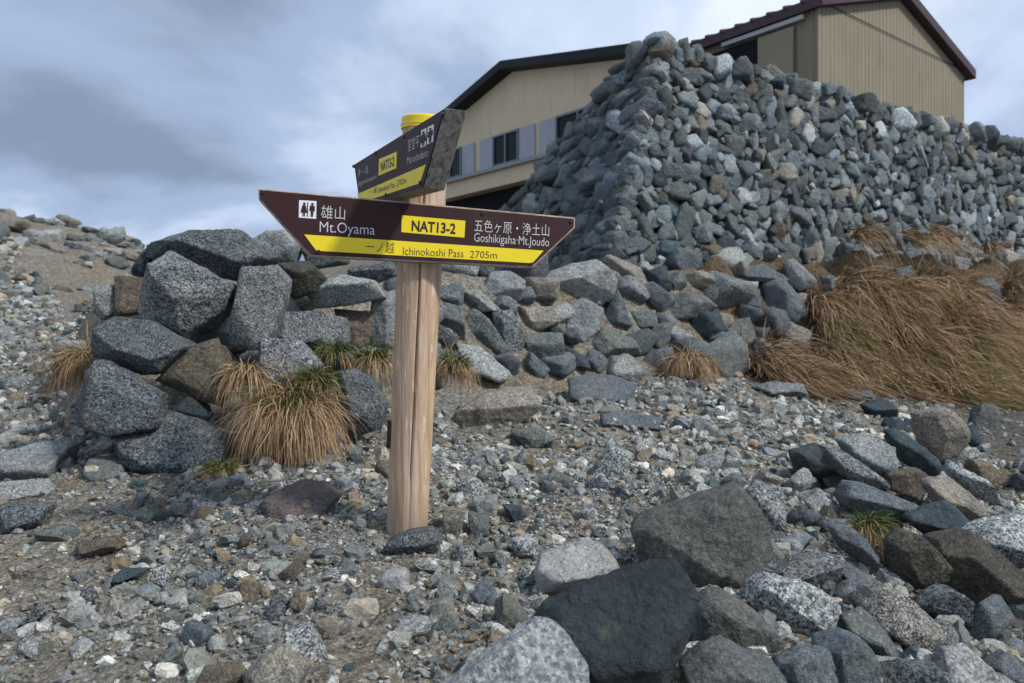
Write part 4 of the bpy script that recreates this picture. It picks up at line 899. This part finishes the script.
# ------------------------------------------------------------------ fast ground lookup
hx0, hy0, hst = -8.0, 0.8, 0.05
hxs = np.arange(hx0, 12.5, hst); hys = np.arange(hy0, 21, hst)
HG = height(*np.meshgrid(hxs, hys))
def hg(x, y):
    u = np.clip((np.asarray(x, float) - hx0) / hst, 0, len(hxs) - 1.001); v = np.clip((np.asarray(y, float) - hy0) / hst, 0, len(hys) - 1.001)
    i, j = u.astype(int), v.astype(int); a, b = u - i, v - j
    return (HG[j, i] * (1 - a) + HG[j, i + 1] * a) * (1 - b) + (HG[j + 1, i] * (1 - a) + HG[j + 1, i + 1] * a) * b
def to_px(x, y, z): return 512 + F * x / y, 341.5 - F * (z - CAM_Z) / y
def w0_of(s): return -0.9 * sstep(6.0, 9.5, s)

# ------------------------------------------------------------------ further single stones, told apart by the boulder they lie next to
NICK = {'dark speckled granite block crowning': 'block crowning the wall end', 'big light speckled': 'big tilted granite cube', 'tall upright speckled': 'tall upright granite block',
 'rounded dark granite boulder directly': 'rounded boulder under the tilted cube', 'tan lichen': 'tan triangular boulder', 'dark speckled wedge': 'flat faced dark wedge', 'long flat capping': 'long capping slab',
 'low dark granite': 'low dark slab before the wall end', 'smooth grey boulder': 'smooth grey boulder beside the post', 'pale flat topped slab': 'pale path slab', 'dark grey slab, lowest': 'dark path slab',
 'largest pale rounded': 'largest pale bank boulder', 'olive grey tri': 'olive grey triangular block', 'angular wedge with': 'angular wedge under the high wall', 'blue black streaked': 'blue black streaked block',
 'rough grey block with rusty': 'rough block with rusty cracks', 'flat pale slab sliding': 'flat pale slab at the bank foot', 'grey block wrapped': 'block wrapped by dry grass', 'long blue grey slab on': 'long blue slab on the bank',
 'flat topped blue': 'flat topped blue grey block', 'low blue grey slab': 'low blue grey slab', 'brown boulder with pinkish': 'brown boulder with pinkish top', 'pale speckled boulder alone': 'pale speckled terrace boulder',
 'dark rounded stone touching': 'dark stone at the post foot', 'low purplish': 'low purplish slab', 'pale granite cobble': 'pale cobble on the sand', 'tan pointed': 'tan pointed cobble', 'whitish elongated': 'whitish elongated stone',
 'pinkish brown boulder rising': 'pinkish brown near boulder', 'large brown grey': 'large brown grey rim boulder', 'huge dark slate': 'huge dark slate slab', 'big pale lichened': 'big pale lichened boulder',
 'brightest white': 'brightest white speckled boulder', 'rounded grey boulder between': 'rounded grey boulder by the slate', 'pinkish speckled oval': 'pinkish oval boulder', 'big brown shaded': 'big brown shaded boulder',
 'long greenish': 'long greenish block', 'dark teal': 'dark teal block', 'biggest pinkish': 'biggest pinkish buff boulder', 'long white speckled': 'long white speckled slab', 'broken buff': 'broken buff rim slab',
 'grey flat stone at': 'grey flat stone by the grass', 'thin dark flake': 'thin dark flake', 'tan flat stone': 'tan flat path stone', 'grey tilted': 'grey tilted path stone', 'pale grey slab': 'x', 'brown rounded boulder': 'brown boulder by the green tuft'}
LAND = []
for (x, y, z, r, d, lab) in placed:
    for k, v in NICK.items():
        if lab.startswith(k): LAND.append((*to_px(x, y, z), r * F / y, v))
rs = np.random.default_rng(5)
boxes = [(*to_px(x, y, z), r * F / y, y) for (x, y, z, r, d, l) in placed]
auto = []                                                       # (object, px, py, size words, place phrase or None)
ORD = ['first', 'second', 'third', 'fourth', 'fifth', 'sixth', 'seventh', 'eighth', 'ninth', 'tenth', 'eleventh', 'twelfth', 'thirteenth', 'fourteenth', 'fifteenth']
CW = dict(G='grey speckled', S='blue grey', N='dull greenish grey', DG='dark grey', D='dark blue', T='tan', K='buff', L='light grey', P='pale speckled', W='whitish', B='brown')
def single(name, x, y, z, ex, tk, where, level=3, rot=None, flat=False):
    sd = int(rs.integers(1e6)); V, Fc = free_rock(ex, sd, level, float(rs.uniform(14, 22)), 6, 0.9)
    R = rot if rot is not None else rand_rot(rs)
    if flat: R = rot_axis((0, 0, 1), rs.uniform(0, 6.28)) @ rot_axis((1, 0, 0), rs.normal(0, .22)) @ rot_axis((0, 1, 0), rs.normal(0, .22))
    V = V @ R.T; o = np_mesh(name, V, Fc, M_rock, None, tint_arr(tk, len(V), rs, 0.12), True, (x, y, z))
    px, py = to_px(x, y, z); r = max(ex); boxes.append((px, py, r * F / y, y))
    asp = sorted(ex); shape = 'flat ' if asp[0] < 0.5 * asp[1] else ('long ' if asp[2] > 1.7 * asp[1] else '')
    auto.append((o, px, py, shape + CW[tk], where)); return o
pk = lambda *a: str(rs.choice(a))
def clear(px, py, rp, k=0.75):
    for bx, by, br, _ in boxes:
        if (bx - px) ** 2 + (by - py) ** 2 < ((br * 0.75 + rp) * k) ** 2: return False
    return True
# rubble bank courses between the boulders that were named above
n = 0
for r0, tries, lim in ((0.22, 900, 24), (0.16, 2500, 60), (0.11, 4000, 105)):
    for _ in range(tries):
        if n >= lim: break
        w = rs.uniform(-0.02, 1.0); s = rs.uniform(0.1, 6.5 + 2.6 * max(w, 0))
        x, y = A0 + EV * s + MV * w; z = float(hg(x, y)); px, py = to_px(x, y, z); r = r0 * rs.uniform(.85, 1.2)
        if py > 372 or not clear(px, py, r * F / y, 0.68): continue
        if px < 150 and w > .5: continue
        single('rubble_stone', x, y, z + 0.30 * r, (r * 1.3, r * rs.uniform(.8, 1.1), r * rs.uniform(.6, .95)), pk('G', 'S', 'N', 'L', 'L', 'S', 'K', 'G', 'S', 'DG'), 'bank', 3, rot_axis((0, 0, 1), rs.uniform(0, 6.3)) @ rot_axis((0, 1, 0), rs.normal(0, .6)) @ rot_axis((1, 0, 0), rs.normal(0, .5)))
        n += 1
n = 0
for _ in range(900):                                            # crest stones above the dry grass
    if n >= 16: break
    s = rs.uniform(6.4, 13.8); w = rs.uniform(0.35, 0.88); x, y = A0 + EV * s + MV * w; z = float(hg(x, y)); px, py = to_px(x, y, z); r = rs.uniform(.11, .19)
    if px > 1030 or not clear(px, py, r * F / y, 0.8): continue
    single('rubble_stone', x, y, z + 0.75 * r, (r * 1.3, r, r * .85), pk('G', 'S', 'L', 'S', 'K'), 'crest'); n += 1
# the stony hill beside the path
n = 0
for _ in range(3000):
    if n >= 44: break
    px = rs.uniform(-10, 150); y = rs.uniform(13.2, 17.5); x = PX(px, y); z = float(hg(x, y)) if x > -8 else float(height(np.array(x), np.array(y))); r = rs.uniform(.08, .21) * (1.2 if px < 70 else .8)
    _, py = to_px(x, y, z)
    if px > 90 and y < 14.5: continue
    if not clear(px, py, r * F / y, 0.62): continue
    single('hill_stone', x, y, z + 0.25 * r, (r * 1.5, r * 1.0, r * .6), pk('L', 'G', 'N', 'K', 'N', 'L', 'G', 'L'), 'hill', 3, None, True); n += 1
n = 0
for _ in range(900):                                            # worn stones set in the path
    if n >= 14: break
    px, y = rs.uniform(-5, 110), rs.uniform(5.0, 10.5); x = PX(px, y); z = float(hg(x, y)); r = rs.uniform(.07, .17); _, py = to_px(x, y, z)
    if not clear(px, py, r * F / y, 1.0): continue
    single('path_stone', x, y, z - 0.05 * r, (r * 1.5, r * 1.1, r * .45), pk('L', 'L', 'K', 'G', 'N', 'T'), 'path', 3, None, True); n += 1
# stones filling the boulder slope
n = 0
for r0, tries, lim in ((0.125, 700, 14), (0.085, 1500, 34), (0.055, 3000, 50)):
    for _ in range(tries):
        if n >= lim: break
        px, py = rs.uniform(690, 1030), rs.uniform(425, 690)
        if py < 425 + (900 - px) * 0.42 or (px > 985 and py < 470): continue
        y = ray_ground(px, py)
        if y is None: continue
        x = PX(px, y); z = float(hg(x, y)); r = r0 * rs.uniform(.85, 1.2)
        if not clear(px, py, r * F / y, 0.86): continue
        single('slope_stone', x, y, z + 0.35 * r, (r * 1.35, r, r * .75), pk('S', 'DG', 'G', 'D', 'N', 'S', 'L', 'B'), 'slope', 3); n += 1
# loose stones on the gravel
n = 0
for r0, tries, lim in ((0.052, 1200, 16), (0.038, 2000, 48)):
    for _ in range(tries):
        if n >= lim: break
        px, py = rs.uniform(5, 790), rs.uniform(395, 675)
        if px < 360 and rs.random() < .35: continue
        if px > 560 and py > 520: continue
        y = ray_ground(px, py)
        if y is None or y > 8: continue
        x = PX(px, y); z = float(hg(x, y)); s, w = frame(x, y); r = r0 * rs.uniform(.8, 1.3) * (1 + .08 * (y - 3))
        if w > -0.1 and s > -.2: continue
        if not clear(px, py, r * F / y, 1.05) or abs(x - PB.x) + abs(y - PB.y) < .16: continue
        single('loose_stone', x, y, z + 0.25 * r, (r * 1.35, r, r * .7), pk('P', 'L', 'G', 'W', 'T', 'K', 'S', 'DG', 'L', 'N'), 'gravel', 3); n += 1
# labels: the nth stone behind / before / on the path side / on the slope side of a boulder one can find
sect = {}
for a in auto:
    o, px, py, look, where = a
    if where == 'hill': k = ('hill', 'uphill' if py < 238 else 'downhill'); dist = px
    else:
        L = min(LAND, key=lambda l: math.hypot(l[0] - px, l[1] - py) - 0.8 * l[2]); dx, dy = px - L[0], py - L[1]
        k = (L[3], 'beyond' if dy < -abs(dx) else 'before' if dy > abs(dx) else 'slopeward of' if dx > 0 else 'pathward of'); dist = math.hypot(dx, dy)
    sect.setdefault(k, []).append((dist, a))
for k, lst in sect.items():
    lst.sort(key=lambda t: t[0])
    for i, (_, (o, px, py, look, where)) in enumerate(lst):
        nth = f'{i + 1}th' if i >= len(ORD) else ORD[i]
        if k[0] == 'hill':
            lab = f"{look} stone on the far hill, {nth} from the picture edge along its {'skyline' if k[1] == 'uphill' else 'foot'}"
        else:
            noun = {'bank': 'bank stone', 'crest': 'crest stone', 'path': 'path stone', 'slope': 'slope stone', 'gravel': 'loose stone'}[where]
            lab = f"{look} {noun}, " + (f"{nth} " if len(lst) > 1 else '') + f"{k[1]} the {k[0]}"
        tag(o, lab, 'stone', {'bank': 'stones of the rubble bank', 'crest': 'stones of the rubble bank', 'hill': 'stones on the far hill', 'path': 'worn stones in the path', 'slope': 'stones filling the boulder slope', 'gravel': 'loose stones on the gravel'}[where])
print('single stones', len(auto) + len(placed))

# ------------------------------------------------------------------ grass
STRAW = np.array([1.0, .96, .90]) * np.array([[.27, .185, .110], [.33, .235, .145], [.20, .130, .075], [.39, .295, .195], [.25, .160, .088]]); GREEN = np.array([[.060, .095, .018], [.085, .120, .026], [.12, .13, .035], [.045, .075, .016]])
def blades(n, root, rdir, length, width, grav, green, r, lift=0.01, seg=6, wob=0.10):
    """n blades: roots (n,3), first directions (n,3), lengths (n); they arc over and come to lie on the ground"""
    p = root.copy(); d = rdir / np.linalg.norm(rdir, axis=1)[:, None]; pts = [p.copy()]; st = (length / seg)[:, None]
    li = r.uniform(0.2, 1.0, n) * lift
    for k in range(seg):
        d = d + np.array([0, 0, -1.0]) * grav[:, None] + r.normal(0, wob, (n, 3)); d /= np.linalg.norm(d, axis=1)[:, None]
        p = p + d * st; gz = hg(p[:, 0], p[:, 1]) + li; low = p[:, 2] < gz
        p[low, 2] = gz[low]; d = p - pts[-1]; d /= np.maximum(np.linalg.norm(d, axis=1), 1e-6)[:, None]; pts.append(p.copy())
    P = np.stack(pts, 1)
    side = np.cross(rdir, r.normal(0, 1, (n, 3))); side /= np.linalg.norm(side, axis=1)[:, None]
    taper = np.array([1, 1, .95, .85, .7, .45, .08][:seg + 1])[None, :, None] * width[:, None, None]
    Lf, Rt = P - side[:, None] * taper, P + side[:, None] * taper
    V = np.concatenate([Lf, Rt], 1).reshape(-1, 3); b = (np.arange(n) * 2 * (seg + 1))[:, None]
    q = np.arange(seg)[None, :]; Fq = np.stack([b + q, b + q + seg + 1, b + q + seg + 2, b + q + 1], -1).reshape(-1, 4)
    C = STRAW[r.integers(0, len(STRAW), n)].copy(); g = r.random(n) < green; C[g] = GREEN[r.integers(0, len(GREEN), g.sum())]
    C *= r.uniform(0.75, 1.25, (n, 1)); C = np.c_[C, np.ones(n)]
    return V, Fq, np.repeat(C, 2 * (seg + 1), 0)
def tuft(px, py, Y, rad, n, ln, down, spread, lab, green_top=0.25, seed=0, width=0.0022, group=None, up=0.7):
    r = np.random.default_rng(seed); x, z = PX(px, Y), PZ(py, Y); c = np.array([x, Y, z])
    a = r.uniform(0, 2 * np.pi, n); q = np.sqrt(r.random(n)) * rad
    root = np.stack([c[0] + np.cos(a) * q, c[1] + np.sin(a) * q * 0.8, c[2] - 0.35 * q + r.normal(0, .02, n)], 1)
    root[:, 2] = np.maximum(root[:, 2] - 0.02, hg(root[:, 0], root[:, 1]) - .01)
    nc = max(6, n // 70); ca = r.uniform(0, 2 * np.pi, nc); ci = r.integers(0, nc, n); lock = np.stack([np.cos(ca), np.sin(ca), r.normal(0, .5, nc)], 1)[ci] * .32; lk = r.uniform(.65, 1.2, nc)[ci]
    near = np.argmin((root[:, None, 0] - (c[0] + np.cos(ca) * rad * .7)) ** 2 + (root[:, None, 1] - (c[1] + np.sin(ca) * rad * .6)) ** 2, 1) if n * nc < 400000 else ci
    lock, lk = (np.stack([np.cos(ca), np.sin(ca), r.normal(0, .5, nc)], 1) * r.uniform(.1, .5, (nc, 1)))[near], r.uniform(.6, 1.2, nc)[near]
    d = np.stack([np.cos(a) * q / rad * spread, np.sin(a) * q / rad * spread, np.full(n, up)], 1) + np.array(down) * 0.55 + lock + r.normal(0, .24, (n, 3))
    g = r.random(n) < green_top; L = ln * r.uniform(.5, 1.2, n) * lk; L[g] *= .55; gr = r.uniform(.22, .95, n); gr[g] *= .35
    V1 = blades((~g).sum(), root[~g], d[~g], L[~g], np.full((~g).sum(), width), gr[~g], 0.0, r, 0.05); V2 = blades(g.sum(), root[g] + np.array([0, 0, .01]), d[g] * np.array([.7, .7, 1.3]), L[g], np.full(g.sum(), width * .9), gr[g], 1.0, r, 0.05)
    V = np.r_[V1[0], V2[0]] - c; Fq = np.r_[V1[1], V2[1] + len(V1[0])]
    o = np_mesh('grass_tuft', V, Fq, M_grass, None, np.r_[V1[2], V2[2]], False, tuple(c)); return tag(o, lab, 'grass tuft', group)
TG = 'grass tufts among the stones'
dn = np.array([0.25, -0.97, -0.35])
tuft(289, 398, 4.22, .15, 4600, .36, dn, .22, 'largest drooping straw tuft with a green crown, between the boulders and post', .16, 1, group=TG)
tuft(314, 376, 4.28, .09, 800, .19, dn, .9, 'short green clump growing on top of the largest straw tuft', .75, 2, group=TG)
tuft(82, 352, 4.55, .085, 1500, .25, np.array([-.6, -.6, -.3]), .6, 'straw tuft on the path side of the wall end', .10, 3, group=TG)
tuft(246, 366, 4.32, .07, 500, .34, dn, .7, 'thin straw strands hanging between the tan boulder and pale block', .06, 4, group=TG)
tuft(372, 354, 4.75, .08, 900, .22, dn, .6, 'green and straw tuft just behind the signpost, path side', .50, 5, group=TG)
tuft(454, 360, 5.0, .08, 900, .21, dn, .6, 'green topped straw tuft emerging behind the slope side of the post', .40, 6, group=TG)
tuft(332, 346, 4.60, .07, 420, .17, dn, .8, 'tiny bright green fringe under the craggy granite block', .85, 7, group=TG)
tuft(692, 354, 7.3, .17, 1300, .28, dn, .7, 'small rounded straw tuft alone at the bank foot', .05, 8, .003, group=TG)
tuft(868, 522, 3.38, .055, 800, .17, np.array([.3, -.8, -.2]), .8, 'small green tuft with straw tips on the boulder slope', .55, 9, .0016, group=TG)
tuft(222, 466, 3.95, .07, 380, .14, dn, 1.0, 'sparse green grass under the low dark slab', .6, 10, group=TG)
# the dry grass bank: one mass of drooping tussocks
rg = np.random.default_rng(17); allV, allF, allC, nb = [], [], [], 0
for k in range(640):
    big = k >= 470
    s = rg.uniform(5.7, 15.5); w = rg.uniform(-.12, .42 if k % 4 else .66) + w0_of(s) * rg.random() ** 1.1
    if s < 6.05 + 2.6 * max(w, 0): continue
    c = A0 + EV * s + MV * w; rad = rg.uniform(.16, .30) if big else rg.uniform(.10, .24); n = int((440 if big else 150) * rg.uniform(.6, 1.3))
    a = rg.uniform(0, 2 * np.pi, n); q = np.sqrt(rg.random(n)) * rad
    hump = rg.uniform(.14, .36) * (1 - .5 * sstep(10, 14, s)) if big else rg.uniform(.02, .10)
    root = np.stack([c[0] + np.cos(a) * q, c[1] + np.sin(a) * q, 0 * q], 1); root[:, 2] = hg(root[:, 0], root[:, 1]) + hump * (1 - (q / rad) ** 2) * (1 - .7 * sstep(.25, .6, w))
    pq = np.stack(to_px(root[:, 0], root[:, 1], root[:, 2]), 1); bad = np.zeros(n, bool)
    for bx, by, br, byy in boxes:
        if by < 345 and bx > 740: bad |= ((pq[:, 0] - bx) ** 2 + ((pq[:, 1] - by) * 1.0) ** 2) < (br * 1.15) ** 2
    root, a, q = root[~bad], a[~bad], q[~bad]; n = len(root)
    if n < 5: continue
    lean = rg.normal(0, .40); dd = np.array([.607 + lean * .795, -.795 + lean * .607, -.15])
    d = np.stack([np.cos(a) * q / rad * .7, np.sin(a) * q / rad * .7, np.full(n, .55)], 1) + dd * (1.0 if big else .75) + rg.normal(0, .20, (n, 3))
    gcol = .45 if rg.random() < .09 else .015
    V, Fq, C = blades(n, root, d, rg.uniform(.42, .78) * rg.uniform(.5, 1.2, n) if big else rg.uniform(.20, .42) * rg.uniform(.5, 1.2, n), np.full(n, .0028 + .0002 * s), rg.uniform(.15, .4, n), gcol, rg, 0.05 + hump * .5, 6, .10)
    C[:, :3] *= rg.uniform(.80, 1.25) if big else rg.uniform(.40, .70)  # low tussocks tinted darker than big ones, painting shade into the hollows
    allV.append(V); allF.append(Fq + nb); allC.append(C); nb += len(V)
dg_o = np_mesh('dry_grass', np.concatenate(allV), np.concatenate(allF), M_grass, None, np.concatenate(allC), False)
tag(dg_o, 'dry straw coloured grass draped over the bank below the high wall', 'grass', None, 'stuff')

# ------------------------------------------------------------------ gravel: far too many stones to count
rp = np.random.default_rng(23)
def hull_template(level, seed):
    V, Fc = free_rock((1, 1, 1), seed, level, 15, 7, 0.7); return V, Fc
T2 = [hull_template(2, 500 + i) for i in range(10)]; T1_ = [hull_template(1, 600 + i) for i in range(10)]
gV, gF, gC, nb = [], [], [], 0
def scatter(n, ylo, yhi, rlo, rhi, power, templ, mask=None, pxr=(-60, 1084)):
    global nb
    u = rp.random(n); Y = np.sqrt(ylo ** 2 + u * (yhi ** 2 - ylo ** 2)); px = rp.uniform(*pxr, n); x = PX(px, Y)
    keep = np.ones(n, bool); s, w = frame(x, Y); keep &= ~((w > w0_of(s) - .05) & (s > .5)) & ~((w > .1) & (s > .1) & (w < 2.2)); keep &= ~((x > 3.3 + (Y - 5.2) * .42) & (Y > 4.8) & (rp.random(n) < .8))
    keep &= np.hypot(x - PB.x, Y - PB.y) > .085
    pn = np.stack([x * .9, Y * .9, 0 * x], -1); dens = sstep(-.35, .25, fbm(pn, 3, 71) + np.where(x > -.35, .30, np.where(Y < 4.2, -.27, -.03)) + np.where(Y > 5.2, np.where(x < -1.2, .02, .1), 0))
    keep &= rp.random(n) < .22 + .78 * dens
    if mask is not None: keep &= mask(x, Y)
    x, Y = x[keep], Y[keep]; n = len(x); r = rlo * (1 - rp.random(n) * (1 - (rlo / rhi) ** power)) ** (-1 / power)
    z = hg(x, Y)
    far = x < -8
    if far.any(): z[far] = height(x[far], Y[far])
    q = rp.normal(0, 1, (n, 4)) * np.array([.5, .16, .16, .5]); q /= np.linalg.norm(q, axis=1)[:, None]; a, b, c, d = q.T
    R = np.stack([np.stack([1 - 2 * (c * c + d * d), 2 * (b * c - d * a), 2 * (b * d + c * a)], -1), np.stack([2 * (b * c + d * a), 1 - 2 * (b * b + d * d), 2 * (c * d - b * a)], -1), np.stack([2 * (b * d - c * a), 2 * (c * d + b * a), 1 - 2 * (b * b + c * c)], -1)], 1)
    sc = r[:, None] * np.stack([rp.uniform(1.0, 1.45, n), rp.uniform(.75, 1.1, n), rp.uniform(.5, .85, n)], 1)
    tk = rp.choice(len(PEBBLE_MIX), n, p=PEBBLE_W); tb = np.array([TINT[k] for k in PEBBLE_MIX])[tk]
    tb[:, :3] *= rp.lognormal(-.06, .28, (n, 1)) * rp.normal(1, .012, (n, 3)) * np.array([.98, .93, .85]); tb[:, 3] *= .45
    which = rp.integers(0, len(templ), n)
    for t in range(len(templ)):
        m = which == t; V0, F0 = templ[t]; k = m.sum()
        if not k: continue
        V = np.einsum('nij,nvj->nvi', R[m], V0[None] * sc[m][:, None]) + np.stack([x[m], Y[m], z[m] + .22 * r[m]], -1)[:, None]
        gV.append(V.reshape(-1, 3)); gF.append((F0[None] + (np.arange(k) * len(V0))[:, None, None] + nb).reshape(-1, 3)); gC.append(np.repeat(np.clip(tb[m], .01, .9), len(V0), 0)); nb += k * len(V0)
scatter(1500, 1.7, 4.6, .020, .050, 2.2, T2)
scatter(9000, 1.7, 4.6, .009, .026, 2.0, T1_)
scatter(34000, 1.7, 4.8, .0045, .011, 1.6, T1_)
scatter(3200, 4.4, 9.5, .022, .065, 2.4, T2)
scatter(15000, 4.4, 9.5, .011, .028, 1.8, T1_)
scatter(5000, 9, 18, .03, .12, 1.8, T1_, None, (-60, 170))
scatter(3000, 4.0, 9.5, .018, .06, 1.8, T2, None, (-60, 115))
scatter(9000, 4.0, 9.5, .010, .022, 1.8, T1_, None, (-60, 115))
scatter(1200, 2.1, 6.5, .022, .060, 2.0, T2, lambda x, y: (x > .6 + .12 * (y - 2)), (640, 1084))
gravel = np_mesh('gravel', np.concatenate(gV), np.concatenate(gF), M_rock, None, np.concatenate(gC), False)
tag(gravel, 'loose angular grey and tan gravel covering the terrace and path', 'gravel', None, 'stuff')
print('gravel verts', nb)
